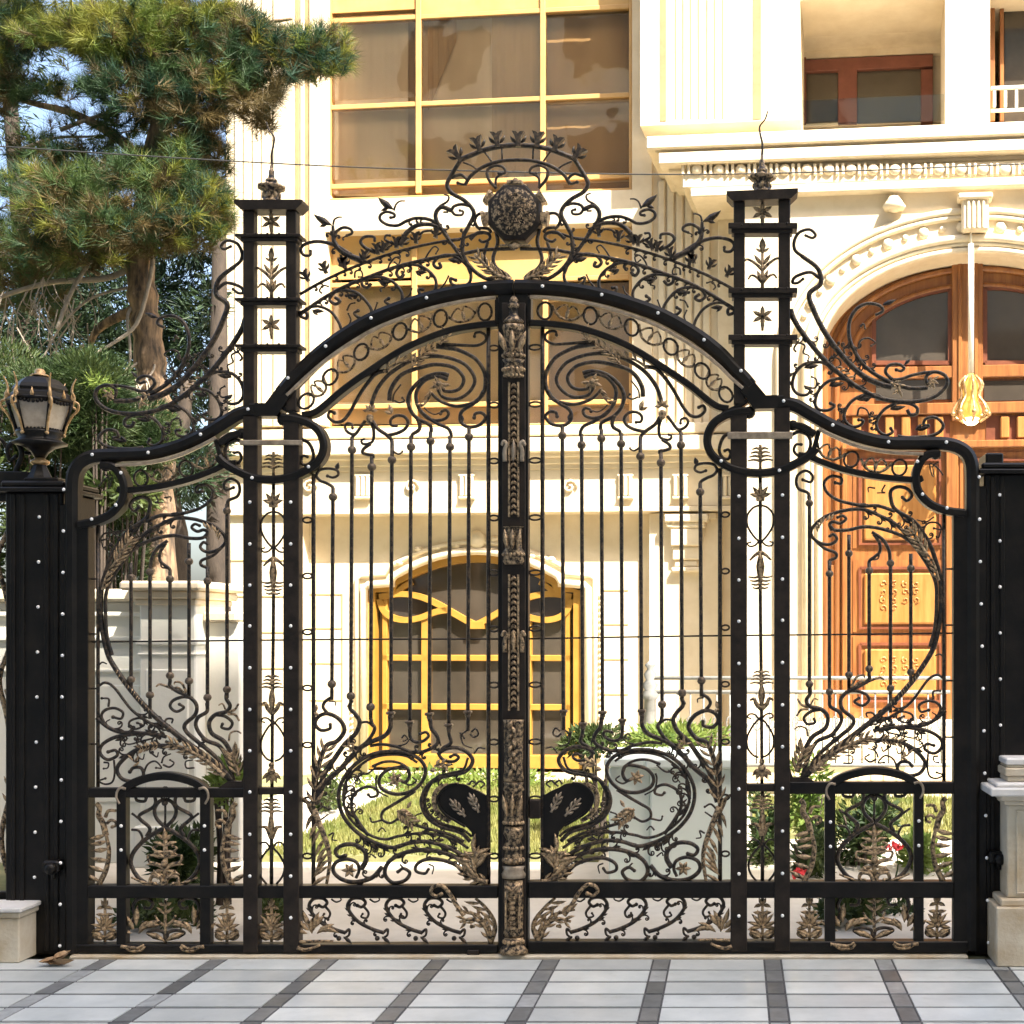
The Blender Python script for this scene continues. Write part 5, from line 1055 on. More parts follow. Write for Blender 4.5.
part('wall_groove', 'groove', [(305, y, 342, y+1.2, WR, WR+.006) for y in (594, 628, 663, 700)] + [(341, 594, 342.4, 735, WR, WR+.006)] + [(604, y, 628, y+1.2, WR, WR+.006) for y in (590, 624, 659, 694)], bev=0)
part('wall_groove', 'groove', [(228, y, 300, y+1.2, -.02, -.014) for y in (560, 596, 632, 668, 704)], bev=0)
# ---- column with console between window and porch
part('pier', 'stone', [(649, 513, 722, 830, -.7, -.10), (655, 513, 716, 519, -.10, -.04), (722, 513, 748, 830, -.7, -.2)])
b = MB(); u, z = V(686, 545, -.12); s_ = .0109
for (hw, y0, y1, pj) in ((22, 514, 522, .16), (19, 522, 528, .13), (16, 528, 546, .12), (14, 546, 560, .09), (12, 560, 567, .07), (15, 567, 572, .10)): vb(b, 686-hw, y0, 686+hw, y1, -.12, -.12+pj, .015)
for sx in (-1, 1): b.tube([(u+sx*.16+.05*math.cos(t*.8)*(1-t/12), -(-.12+.12), z+.22+.05*math.sin(t*.8)*(1-t/12)) for t in range(10)], .016, 6)
b.build('console', 'trim', villa)
part('wall_groove', 'groove', [(668, 580, 693, 581.2, -.12, -.114), (668, 612, 693, 613.2, -.12, -.114), (668, 622, 693, 623.2, -.12, -.114), (722, 585, 748, 586.2, -.3, -.294), (722, 640, 748, 641.2, -.3, -.294)], bev=0)
# ---- bay between tall window and porch, in the shade of the balcony
part('wall', 'stone', [(652, 140, 748, 426, -.45, -.05)])
part('pilaster', 'trim', [(658+9*k, 180, 665+9*k, 426, -.05, -.01) for k in range(6)], bev=.012)
part('pilaster', 'trim', [(718, 180, 742, 426, -.05, .02)], bev=.01)
# ---- porch: arch, balcony slab, upper wall
AW = .68; acx, acy, aa, ab = 981, 356, 160, 103
def arch_y(x, ex=0): 
    q = (x - acx)/(aa+ex); return acy - (ab+ex)*math.sqrt(max(0, 1-q*q))
b = MB(); vb(b, 742, 186, 821, 830, -.6, AW, 0); vb(b, 1141, 186, 1250, 830, -.6, AW, 0)
P = [acx - aa*math.cos(math.pi*i/56) for i in range(57)]
for i in range(56): vb(b, P[i], 186, P[i+1], min(arch_y(P[i]), arch_y(P[i+1])) if abs(i-28) > 1 else arch_y(acx), .30, AW, 0)
b.build('wall', 'stone', villa)
def arch_path(ex, n=40, leg=True, y1=800):
    p = [(acx - (aa+ex)*math.cos(math.pi*i/n), acy - (ab+ex)*math.sin(math.pi*i/n)) for i in range(n+1)]
    return ([(acx-aa-ex, y1)] if leg else []) + p + ([(acx+aa+ex, y1)] if leg else [])
b = MB()
for ex, r_, w_ in ((3, .035, AW+.015), (9, .025, AW+.02), (15, .045, AW+.03), (36, .03, AW+.02), (42, .04, AW+.025)): vtube(b, arch_path(ex), r_, w_, 6, 0)
for i in range(2, 29): x, y = arch_path(26, 30, False)[i]; u, z = V(x, y, AW); b.ball((u, -AW-.01, z), .035 if i % 2 else .06, 7, .6)
u, z = V(894, 206, AW); b.lathe((u, -AW-.05, z-.06), [(.10, 0), (.12, .04), (.09, .08), (.05, .12)], 12); b.ball((u, -AW-.06, z), .09, 8)
b.build('arch_surround', 'trim', villa)
b = MB(); n = 40; vs = []; fs = []
for i in range(n+1):
    x, y = arch_path(0, n, False)[i]; u, z = V(x, y, AW); vs += [(u, -AW, z), (u, -.02, z), (u*1.0, -.02, z+.06), (u, -AW, z+.06)]
for i in range(n):
    for a in range(4): fs.append((i*4+a, i*4+(a+1) % 4, i*4+4+(a+1) % 4, i*4+4+a))
b.add(vs, fs); b.build('arch_soffit', 'trim', villa)
b = MB(); vb(b, 962, 196, 989, 230, AW, AW+.16, .02); vb(b, 958, 192, 993, 198, AW, AW+.2, .015)
for k in range(4): vb(b, 967+5*k, 200, 970+5*k, 228, AW+.16, AW+.18, .008)
b.build('keystone', 'trim', villa)
part('balcony_cornice', 'trim', [(646, 124, 1250, 137, -.45, .86), (655, 137, 1250, 141, -.45, .80), (658, 141, 1250, 153, -.45, .84), (668, 153, 1250, 162, -.45, .70), (682, 162, 1250, 178, -.45, .76), (690, 178, 1250, 187, -.45, .80)], bev=.012)
b = MB()
for k in range(46):
    x = 686 + 11*k; u, z = V(x, 170, .76)
    if k % 2: b.ball((u, -.77, z), .062, 8, .55, .95)
    else:
        for dx in (-.03, .03): b.box(u+dx-.016, u+dx+.016, -.795, -.75, z-.06, z+.06, .008)
b.build('egg_and_dart', 'trim', villa)
part('wall', 'stone', [(640, -330, 800, 123, -.45, .40), (800, -330, 945, -3, -.45, .40), (945, -330, 990, 123, -.45, .40), (990, -330, 1090, -8, -.45, .40), (1090, -330, 1250, 123, -.45, .40)])
part('wall_groove', 'groove', [(660, -330, 666, 121, .40, .406), (753, -330, 761, 119, .40, .406)] + [(x, -330, x+1, 119, .40, .405) for x in (675, 682.5, 690, 698, 706.5, 714, 722)], bev=0)
# ---- balcony recess upstairs, its brown window, glass parapet
b = MB(); RW = -.95
vb(b, 780, -40, 965, 125, RW-.1, RW, 0); b.build('wall', 'stone', villa)
part('ceiling', 'trim', [(796, -6, 948, -1, RW, .3), (800, 3, 930, 27, RW, RW+.12), (800, 27, 930, 31, RW, RW+.2), (800, 42, 945, 56, RW, RW+.08)])
bw = part('window', 'redwood', [(800, 57, 933, 69, RW, RW+.1), (838, 69, 857, 122, RW, RW+.1), (921, 69, 933, 122, RW, RW+.1), (800, 57, 806, 122, RW, RW+.09)])
part('pane', 'darkglass', [(806, 69, 838, 122, RW, RW+.04), (857, 69, 921, 122, RW, RW+.04)], bw)
part('glass_parapet', 'clear', [(801, 97, 944, 123, .36, .375)], bev=0)
rw = part('window', 'wood', [(990, -8, 995, 121, -.05, .1), (990, -8, 1090, 2, -.05, .1), (1000, 2, 1004, 121, -.05, .08), (1085, -8, 1090, 121, -.05, .1)]); part('pane', 'darkglass', [(1004, 2, 1085, 121, -.06, 0)], rw)
b = MB(); vb(b, 991, 84, 1089, 87, .32, .36)
for k in range(9): vb(b, 993+11*k, 87, 996+11*k, 107, .33, .35)
vb(b, 991, 107, 1089, 109.5, .32, .36); b.build('balcony_railing', 'rod', villa)
# ---- the great wooden door in the arch
DW = .22; door = MB()
vb(door, 815, 420, 1147, 830, -.25, DW, 0)
for i in range(56): vb(door, P[i], min(max(arch_y(P[i]), arch_y(P[i+1])) - 3, 419), P[i+1], 420, -.25, DW, 0)
door = door.build('door', 'wood', villa)
b = MB(); vtube(b, arch_path(-4, 40), .05, DW+.03, 6, 0); vtube(b, arch_path(-16, 40), .035, DW+.02, 6, 0); vtube(b, arch_path(-32, 40, True, 365), .03, DW+.02, 6, 0); b.build('door_frame', 'wood', door)
for x0, x1 in ((874, 950), (985, 1088)):
    b = MB(); xs_ = segs(x0, x1, 16); top = [(x, max(arch_y(x, -34), 288)) for x in xs_]
    O = [V(x, y, DW+.01) for x, y in top] + [V(x1, 363, DW+.01), V(x0, 363, DW+.01)]; b.prism(O, -(DW+.012), -(DW+.004)); o = b.build('transom_pane', 'darkglass', door)
    b = MB(); vtube(b, top, .022, DW+.02, 4, 0, .02); vtube(b, [(x0, 363), (x0, top[0][1])], .022, DW+.02, 4, 0, .02); vtube(b, [(x1, 363), (x1, top[-1][1])], .022, DW+.02, 4, 0, .02); vtube(b, [(x0, 363), (x1, 363)], .022, DW+.02, 4, 0, .02); b.build('glazing_bead', 'wood_dark', o)
part('mullion', 'wood', [(952, 262, 983, 420, DW, DW+.08), (958, 262, 962, 420, DW+.08, DW+.1), (974, 262, 978, 420, DW+.08, DW+.1), (842, 365, 1120, 377, DW, DW+.07), (842, 402, 1120, 413, DW, DW+.09), (842, 440, 1120, 447, DW, DW+.10)], door, .008)
part('transom_pane', 'darkglass', [(876, 380, 951, 400, DW, DW+.02), (984, 380, 1086, 400, DW, DW+.02)], door, 0)
for k in range(17):
    x = 852 + 16.5*k
    if not 950 < x < 985: b = MB(); vb(b, x, 416, x+9, 438, DW, DW+.07, .012); b.build('baluster', 'wood_panel', door)
part('baluster_recess', 'wood_dark', [(848, 415, 950, 439, DW, DW+.008), (986, 415, 1118, 439, DW, DW+.008)], door, 0)
for x0 in (853, 960, 1040):
    w_ = 92 if x0 < 960 else 72
    for y0, y1 in ((560, 632), (636, 705), (452, 548), (712, 790)):
        b = MB(); vb(b, x0, y0, x0+w_, y1, DW, DW+.012, 0); o = b.build('door_panel', 'wood', door)
        b = MB(); vb(b, x0+11, y0+13, x0+w_-9, y1-8, DW+.012, DW+.05, .02)
        if y1 - y0 < 80:
            for k in range(14): 
                u, z = V(x0+30+(k % 4)*11, y0+24+(k//4)*8, DW+.05); b.tube([(u+.04*math.cos(t+k)*(1-t/8), -(DW+.052), z+.04*math.sin(t+k)*(1-t/8)) for t in range(7)], .009, 5)
        b.build('raised_field', 'wood_panel', o)
        b = MB(); vtube(b, [(x0+7, y0+8), (x0+w_-5, y0+8), (x0+w_-5, y1-4), (x0+7, y1-4), (x0+7, y0+8)], .016, DW+.022, 4, 0, .014); b.build('panel_bead', 'wood_dark', o)
part('door_stile', 'wood', [(842, 447, 847, 800, DW, DW+.06), (946, 447, 958, 800, DW, DW+.07), (824, 565, 840, 800, DW, DW+.03)], door, .01)

# ---- hanging lantern under the arch
YH = CAMY + (AW + .09 - ((0-OX)*NX + (CAMY-OY)*NY)) / ((971-CX)/F*NX + NY)
hx, hy, hz = at(971, 420, YH)
hl = thing('hanging_lantern', 'glowing amber lantern hanging on a long pale rod inside the door arch', 'lantern', (hx, hy, hz)); k = (YH-CAMY)/F
b = MB(); b.tube([(0, 0, 45*k), (0, 0, 176*k)], .030, 8, (0, 1, 0)); b.tube([(0, 0, 176*k), (0, 0, 191*k)], .012, 6, (0, 1, 0)); b.build('rod', 'rod', hl)
b = MB(); b.lathe((0, 0, 0), [(.08, 1*k), (.11, 8*k), (.09, 14*k), (.07, 18*k), (.085, 26*k), (.07, 36*k), (.04, 42*k), (.03, 46*k)], 10)
b.build('glass_body', 'crystal', hl)
for j in range(8):
    a = 2*math.pi*j/8; b = MB(); ca, sa = math.cos(a), math.sin(a); q = spline([(.05*ca, .05*sa, 44*k), (.12*ca, .12*sa, 36*k), (.09*ca, .09*sa, 24*k), (.16*ca, .16*sa, 14*k), (.18*ca, .18*sa, 5*k), (.09*ca, .09*sa, -2*k)], 4)
    b.tube(q, .014, 5, (-sa, ca, 0)); b.ball((.18*ca, .18*sa, 6*k), .028, 6); b.build('arm', 'gold', hl)
b = MB(); b.ball((0, 0, 1*k), .085, 10, 1, .8); b.build('bulb', 'bulb', hl)
# ------------------------------------------------------------------ planting
def blade_cluster(b, c, rx, ry, rz, n, L, W, rnd, up=.3, shell=.55):
    """many small leaves spread through an uneven volume."""
    for i in range(n):
        while True:
            p = (rnd.uniform(-1, 1), rnd.uniform(-1, 1), rnd.uniform(-1, 1)); q = math.sqrt(p[0]**2+p[1]**2+p[2]**2)
            if q <= 1 and rnd.random() < (.25 + .75*q if shell else 1): break
        x, y, z = c[0]+rx*p[0], c[1]+ry*p[1], c[2]+rz*p[2]
        d = Vector((p[0]+rnd.uniform(-.7, .7), p[1]+rnd.uniform(-.7, .7), p[2]+up+rnd.uniform(-.6, .6)))
        if d.length < .01: d = Vector((0, 0, 1))
        d.normalize(); s_ = d.cross(Vector((rnd.uniform(-1, 1), rnd.uniform(-1, 1), rnd.uniform(-1, 1))))
        if s_.length < .01: continue
        s_.normalize(); l = L*rnd.uniform(.6, 1.35); w = W*rnd.uniform(.7, 1.2)/2; o = Vector((x, y, z)); m_ = o + d*l*.5
        nn = d.cross(s_)*w*.4
        b.add([o, m_+s_*w+nn, o+d*l, m_-s_*w+nn], [(0, 1, 2), (0, 2, 3)])
def tuft(b, c, d, rnd, n=64, L=.14, W=.0024, spread=1.05):
    """a shoot of pine needles."""
    d = Vector(d).normalized(); o = Vector(c)
    for i in range(n):
        v = Vector((rnd.gauss(0, 1), rnd.gauss(0, 1), rnd.gauss(0, 1))); v = (d + v.normalized()*spread).normalized(); l = L*rnd.uniform(.65, 1.2)
        s_ = v.cross(Vector((rnd.uniform(-1, 1), rnd.uniform(-1, 1), rnd.uniform(-1, 1))))
        if s_.length < .01: continue
        s_ = s_.normalized()*W; a = o - d*rnd.uniform(0, .12)
        b.add([a - s_, a + s_, a + v*l], [(0, 1, 2)])
def needle_mass(bs, px, py, rx, ry, Y, ry_depth, n, rnd, sun=.0, old=.15, drop=0.2):
    k = (Y-CAMY)/F
    for i in range(n):
        a = rnd.uniform(0, 6.283); q = math.sqrt(rnd.random()); wob = 1 + .22*math.sin(a*3+px) + .15*math.sin(a*5+py)
        x, y = px + rx*q*wob*math.cos(a), py + ry*q*wob*math.sin(a); yy = Y + rnd.uniform(-1, 1)*ry_depth
        c = at(x, y, yy); r_ = rnd.random(); up = (py - y)/ry
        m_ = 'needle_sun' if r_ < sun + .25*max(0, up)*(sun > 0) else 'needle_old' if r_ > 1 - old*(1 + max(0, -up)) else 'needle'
        dr = Vector((math.cos(a)*.6+rnd.uniform(-.4, .4), rnd.uniform(-.8, .3), .5 - drop*(-up > 0.2)*2.2 + rnd.uniform(-.4, .4)))
        tuft(bs[m_], c, dr, rnd)
def limb(b, P3, r0, r1, sm=5):
    q = spline(P3, sm); b.tube(q, [r0 + (r1-r0)*i/(len(q)-1) for i in range(len(q))], 8, (0, 1, 0))
rnd = random.Random(21)
YT = 4.4
pine = thing('pine_tree', 'leaning pine with orange bark trunk and long needles reaching over the villa front', 'tree', at(152, 776, YT)[:2] + (0,))
def tput(g, name, b, m):
    l = g.location; b.v = [(x-l.x, y-l.y, z-l.z) for x, y, z in b.v]; return b.build(name, m, g)
TP = lambda s_, Y=YT: [at(x, y, Y) for x, y in pts(s_)]
b = MB(); q = spline([(*at(158, 830, YT)[:2], -.05)] + TP('160,640 157,520 156,420 152,380 147,330 141,280 141,240 150,190 160,130 170,60 176,0 180,-80'), 6)
rr = [.155 - .09*i/(len(q)-1) for i in range(len(q))]; b.tube(q, [r_*(1+.10*math.sin(i*1.7)+.06*math.sin(i*3.9)) for i, r_ in enumerate(rr)], 14, (0, 1, 0)); tput(pine, 'trunk', b, 'bark')
for ps, r0, r1, dy in (('141,262 110,280 60,286 20,300 0,312 -30,325', .03, .012, -.3), ('140,308 112,318 92,330 84,345', .05, .02, .1), ('104,236 95,270 88,300 82,340', .02, .015, -.4), ('145,245 156,262 156,290 148,330 130,350 116,362', .022, .012, -.35), ('150,300 135,310 134,325 140,350 142,372 132,392', .016, .008, -.3), ('156,345 148,360 136,375 140,392 141,405', .014, .006, -.3), ('150,200 190,150 230,90 280,60 335,52', .05, .012, 0), ('152,180 120,140 70,110 20,95 -20,80', .05, .015, .2), ('150,210 100,215 50,200 0,190', .04, .012, .1), ('142,285 100,300 75,330 60,370 52,400', .014, .005, -.4), ('84,345 70,360 40,372 10,372', .012, .004, -.3), ('152,352 160,372 150,398 154,420', .012, .005, -.35), ('100,275 70,262 40,268 -10,250', .016, .005, -.3), ('60,130 90,112 120,100 150,95', .02, .006, .3), ('20,150 50,135 90,130 130,120', .018, .005, .2), ('165,90 200,55 250,35 300,30', .04, .012, -.2), ('172,40 130,25 90,20', .04, .012, -.1), ('148,225 185,225 215,205 228,190', .03, .01, -.2)):
    b = MB(); p = TP(ps); L_ = len(p); limb(b, [(x, y + dy*i/(L_-1), z) for i, (x, y, z) in enumerate(p)], r0, r1); tput(pine, 'limb', b, 'deadwood' if r0 < .045 and r0 not in (.04, .03) or ps.startswith('141,262') else 'bark')
for k_ in range(60):
    b = MB(); x, y = rnd.uniform(0, 90), rnd.uniform(265, 330); p = at(x, y, YT + rnd.uniform(-.4, .2)); l = rnd.uniform(.15, .5); a = rnd.uniform(-.6, .6)
    if k_ > 45: x, y = rnd.uniform(118, 150), rnd.uniform(365, 400); p = at(x, y, YT-.3); l = .2
    q = (p[0]+a*l*.5, p[1], p[2]-l*.5); limb(b, [p, q, (p[0]+a*l*.4+rnd.uniform(-.1, .1), p[1]+.05, p[2]-l)], .006, .002, 3)
    limb(b, [q, (q[0]+rnd.uniform(-.12, .12), q[1], q[2]-l*.3)], .004, .0015, 3); tput(pine, 'twig', b, 'deadwood')
bs = {k_: MB() for k_ in ('needle', 'needle_sun', 'needle_old')}
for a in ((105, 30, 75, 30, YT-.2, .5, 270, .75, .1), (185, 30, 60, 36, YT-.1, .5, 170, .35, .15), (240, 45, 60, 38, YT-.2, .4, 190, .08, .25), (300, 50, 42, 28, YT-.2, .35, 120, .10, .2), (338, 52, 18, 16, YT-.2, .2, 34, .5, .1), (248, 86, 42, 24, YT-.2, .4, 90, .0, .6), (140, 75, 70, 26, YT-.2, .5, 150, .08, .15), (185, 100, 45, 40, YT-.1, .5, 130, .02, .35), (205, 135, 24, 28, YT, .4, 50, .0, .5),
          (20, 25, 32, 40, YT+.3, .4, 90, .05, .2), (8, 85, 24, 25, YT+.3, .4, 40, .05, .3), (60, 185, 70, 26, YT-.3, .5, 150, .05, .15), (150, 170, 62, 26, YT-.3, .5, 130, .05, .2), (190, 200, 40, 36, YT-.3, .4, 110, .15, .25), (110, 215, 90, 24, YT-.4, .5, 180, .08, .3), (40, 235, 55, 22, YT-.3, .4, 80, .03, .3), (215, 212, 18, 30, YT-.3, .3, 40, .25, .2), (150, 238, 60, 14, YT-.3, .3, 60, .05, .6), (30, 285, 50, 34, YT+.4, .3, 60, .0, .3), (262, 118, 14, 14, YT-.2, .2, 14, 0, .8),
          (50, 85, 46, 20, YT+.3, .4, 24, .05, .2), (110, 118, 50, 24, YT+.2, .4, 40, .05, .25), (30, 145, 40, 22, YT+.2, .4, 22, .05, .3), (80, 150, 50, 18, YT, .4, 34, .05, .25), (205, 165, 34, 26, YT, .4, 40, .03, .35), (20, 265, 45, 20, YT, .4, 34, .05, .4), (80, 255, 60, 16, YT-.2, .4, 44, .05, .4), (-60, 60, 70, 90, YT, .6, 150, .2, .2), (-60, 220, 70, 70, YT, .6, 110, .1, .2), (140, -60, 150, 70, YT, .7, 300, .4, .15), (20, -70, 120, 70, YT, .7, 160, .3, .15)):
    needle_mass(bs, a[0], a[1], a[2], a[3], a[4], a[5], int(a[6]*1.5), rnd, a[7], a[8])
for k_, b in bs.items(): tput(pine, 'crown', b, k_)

# darker trees farther back
def conifer(label, px, ybase, Y, blobs, trunk, m='cypress', L=.15, W=.022, n=2.6, seed=1, name='conifer_tree'):
    r_ = random.Random(seed); g = thing(name, label, 'tree', at(px, ybase, Y)[:2] + (0,), 0, 'trees behind the pine'); b = MB(); k = (Y-CAMY)/F
    q = spline([(*at(px, 0, Y)[:2], -.05)] + [at(x, y, Y) for x, y in trunk], 4); b.tube(q, [trunk_r*(1-.6*i/len(q)) for i, trunk_r in enumerate([.14]*len(q))], 9, (0, 1, 0)); tput(g, 'trunk', b, 'darkbark')
    b = MB()
    for (x, y, rx, ry, cnt) in blobs: blade_cluster(b, at(x, y, Y + r_.uniform(-.3, .3)), rx*k, min(rx, 60)*k, ry*k, int(cnt*n), L, W, r_, .1)
    tput(g, 'crown', b, m); return g
conifer('dark conifer directly behind the orange pine trunk', 150, 776, 9.5, [(120, 300, 60, 45, 900), (175, 300, 35, 60, 700), (90, 350, 60, 40, 700), (160, 380, 50, 50, 900), (190, 240, 26, 24, 260), (120, 420, 60, 40, 900), (90, 260, 60, 40, 800), (150, 470, 70, 40, 900), (200, 330, 24, 40, 300)], pts('150,500 150,350 150,180'), seed=3, n=3.6)
conifer('dark conifer at the far left behind the lantern', 30, 776, 9.0, [(30, 300, 45, 55, 600), (10, 390, 50, 60, 800), (60, 420, 45, 50, 600), (60, 330, 50, 60, 900), (-40, 340, 50, 90, 900), (0, 20, 60, 60, 500), (-10, 100, 40, 40, 260)], pts('30,500 25,300 10,100 0,-60'), seed=4)
conifer('slim dark trunk standing at the left corner of the villa', 218, 776, 7.2, [(205, 430, 20, 50, 260), (212, 300, 12, 30, 60), (190, 470, 30, 30, 260)], pts('218,520 218,400 219,300 219,180'), seed=5)
conifer('second dark trunk leaning beside the garden wall', 178, 776, 7.0, [(160, 470, 26, 24, 160), (200, 455, 22, 26, 160)], pts('178,560 170,500 180,440 188,380'), seed=8, n=1.2)

# green hedge masses on the left behind the fence
def shrub(label, px, py, rx, ry, Y, cnt, m, seed, L=.10, W=.045, name='shrub', group=None, ground=None, low=False):
    r_ = random.Random(seed); k = (Y-CAMY)/F; c = at(px, py, Y); g = thing(name, label, 'shrub', (c[0], Y, 0 if ground is None else ground), 0, group)
    b = MB(); zb = g.location.z
    for j in range(7):
        a = 2*math.pi*j/7; limb(b, [(c[0]+.03*math.cos(a), Y+.03*math.sin(a), zb), (c[0]+rx*k*.25*math.cos(a), Y+rx*k*.2*math.sin(a), (zb+c[2])/2), (c[0]+rx*k*.55*math.cos(a), Y+rx*k*.4*math.sin(a), c[2]+ry*k*.3)], .016, .005, 3)
    tput(g, 'stems', b, 'darkbark'); b = MB()
    for j in range(9):
        x, y = px + rx*.62*r_.uniform(-1, 1), py + ry*.55*r_.uniform(-1, 1); blade_cluster(b, at(x, y, Y + r_.uniform(-.25, .25)), rx*k*.5, min(rx*k*.5, .5), ry*k*.5, cnt//9, L, W, r_)
    if low:
        y = py + ry*.5; yb = CY + (CAMH - zb - .25)/k
        while y < yb: blade_cluster(b, at(px + r_.uniform(-.1, .1)*rx, y, Y + .3 + r_.uniform(-.2, .2)), rx*k*.42, .4, ry*k*.4, cnt//8, L*1.15, W*1.4, r_); y += ry*.55
    tput(g, 'foliage', b, m); return g
shrub('tall green shrub behind the lantern', 50, 400, 75, 60, 3.2, 20000, 'bush', 31, .075, .009, low=True)
shrub('green shrub between lantern and pine trunk', 125, 425, 55, 40, 3.8, 12000, 'bush', 32, .075, .009, low=True)
shrub('bright yellow green shoot below the pine trunk', 100, 385, 14, 10, 3.0, 420, 'bush_lit', 33, .06, .01)
shrub('leafy green shrub seen under the left wing beam', 120, 490, 40, 26, 3.3, 1300, 'bush', 34, .09, .04)
shrub('tall dark green shrub at the far left edge', -30, 430, 60, 80, 3.0, 3000, 'bush', 35, .09, .02, low=True)

# garden wall with its moulded pier
gw_ = thing('garden_wall', 'cream garden wall with a square capped pier behind the left wing', 'wall', (at(185, 776, 1.6)[0], 1.6, 0)); kk = (1.6-CAMY)/F
def gbox(b, x0, y0, x1, y1, d0, d1, bev=.008): b.box(at(x0, 0, 1.6)[0]-gw_.location.x, at(x1, 0, 1.6)[0]-gw_.location.x, d0, d1, max(0, CAMH-(y1-CY)*kk), CAMH-(y0-CY)*kk, bev)
b = MB(); gbox(b, 158, 598, 212, 860, -.25, .25); gbox(b, 155, 640, 215, 645, -.27, .27); gbox(b, 156, 652, 214, 655, -.262, .262); gbox(b, 164, 668, 206, 806, -.262, -.2); gbox(b, 154, 820, 216, 860, -.28, .28); b.build('pier', 'palewall', gw_)
b = MB(); gbox(b, 146, 583, 224, 592, -.36, .36, .015); gbox(b, 151, 592, 219, 600, -.31, .31, .01); gbox(b, 155, 600, 215, 606, -.28, .28); b.build('cap', 'trim', gw_)
b = MB(); gbox(b, -520, 602, 158, 860, -.12, .16); gbox(b, -520, 636, 158, 641, -.15, .19); gbox(b, -520, 668, 158, 672, -.14, .18); gbox(b, -520, 612, 158, 617, -.16, .2); gbox(b, 100, 684, 150, 800, -.128, -.1); b.build('wall', 'palewall', gw_)
b = MB(); gbox(b, -520, 590, 157, 602, -.2, .24, .015); b.build('coping', 'trim', gw_)
b = MB(); gbox(b, 212, 622, 246, 860, -.1, .16); b.build('wall', 'palewall', gw_)
b = MB(); gbox(b, 213, 612, 246, 622, -.16, .2, .012); b.build('coping', 'trim', gw_)

# pale planter wall, its hedge, stair railing, flower beds
pw = thing('planter', 'pale grey green rendered planter box behind the right half of the gate', 'planter', (at(675, 0, 1.5)[0], 1.5, 0)); kp = (1.5-CAMY)/F
def pbox(b, x0, y0, x1, y1, d0, d1, bev=.01): b.box(at(x0, 0, 1.5)[0]-pw.location.x, at(x1, 0, 1.5)[0]-pw.location.x, d0, d1, max(0, CAMH-(y1-CY)*kp), CAMH-(y0-CY)*kp, bev)
b = MB(); pbox(b, 650, 768, 742, 900, 0, .75); pbox(b, 608, 768, 650, 900, .04, .7); b.build('box', 'planter', pw)
b = MB(); pbox(b, 646, 758, 746, 768, -.05, .8); pbox(b, 604, 758, 646, 767, -.01, .75); b.build('coping', 'planter', pw)
Zt = CAMH-(758-CY)*kp
shrub('light green hedge showing above the planter', 680, 742, 60, 20, 2.5, 2600, 'bush_lit', 41, .06, .02, ground=.9)
shrub('dark green hedge showing beyond the left end of the planter', 598, 742, 40, 14, 3.3, 1500, 'bush', 42, .06, .022)
rl = thing('stair_railing', 'ornate grey iron stair railing with a ball topped newel', 'railing', (at(650, 776, 5.6)[0], 5.6, 0)); kr = (5.6-CAMY)/F
def r3(x, y): p = at(x, y, 5.6); return (p[0]-rl.location.x, 0, p[2])
def rdrop(x0, x1, y):  b.tube([r3(x0, y), r3(x1, y)], .018, 6)
b = MB(); p0 = r3(650, 725); b.lathe((p0[0], 0, 0), [(.10, 0), (.10, .3), (.07, .32), (.055, r3(0, 700)[2]), (.09, r3(0, 695)[2]), (.05, r3(0, 690)[2]), (.075, r3(0, 685)[2]), (.04, r3(0, 680)[2]), (.06, r3(0, 674)[2]), (.025, r3(0, 669)[2]), (.05, r3(0, 665)[2]), (.01, r3(0, 661)[2])], 12); b.build('newel', 'steel', rl)
b = MB(); rdrop(650, 950, 678); rdrop(650, 950, 692); rdrop(650, 950, 765); b.build('handrail', 'steel', rl)
for j in range(22):
    x = 664 + 13.2*j; b = MB(); b.tube([r3(x, 692), r3(x, 765)], .008, 6)
    q = [r3(x+5*math.cos(t*.62)*(1-t/16), 722+10*math.sin(t*.62)*(1-t/16)) for t in range(15)]; b.tube(q, .007, 5); b.build('baluster', 'steel', rl)
b = MB(); 
for j in range(4): b.box(at(745, 0, 5.6)[0]-rl.location.x, at(1010, 0, 5.6)[0]-rl.location.x, .15+.3*j, 2.2, .0 + .17*j*1.0, .17*(j+1), .01)
tag(b.build('steps', 'stone'), 'cream stone steps rising to the wooden door', 'steps').location = rl.location
for i, (lab, px, py, rx, ry, Y, cnt, m) in enumerate((('light green bush just right of the right column', 812, 800, 22, 45, 2.6, 900, 'bush_lit'), ('green bush with a red bloom low behind the right wing', 805, 855, 22, 36, 2.1, 900, 'bush'), ('bushy green plant in the middle of the right wing', 860, 830, 32, 46, 2.5, 1500, 'bush'), ('yellow green plant at the right end of the flower bed', 925, 862, 26, 28, 2.4, 900, 'bush_lit'), ('green plant filling the right column gap', 764, 835, 18, 50, 2.6, 900, 'bush'), ('low green plant at the foot of the right wing', 862, 912, 48, 16, .8, 1100, 'bush'), ('green bush in front of the garden wall, left wing', 182, 862, 26, 40, 1.05, 1300, 'bush'), ('yellow green plant at the foot of the left wing', 165, 915, 44, 16, .75, 1000, 'bush'), ('small shrub near the left column on the lawn', 325, 795, 16, 26, 5.2, 500, 'bush'), ('yellow leafed plant by the left column', 224, 785, 20, 22, 1.2, 420, 'bush_lit'), ('low plant in the foot of the left column', 270, 918, 14, 16, .7, 420, 'bush'), ('hedge under the yellow framed window', 440, 782, 110, 12, 6.6, 1800, 'bush_lit'))):
    shrub(lab, px, py, rx, ry, Y, cnt, m, 60+i, .07, .03, group='garden plants behind the gate')
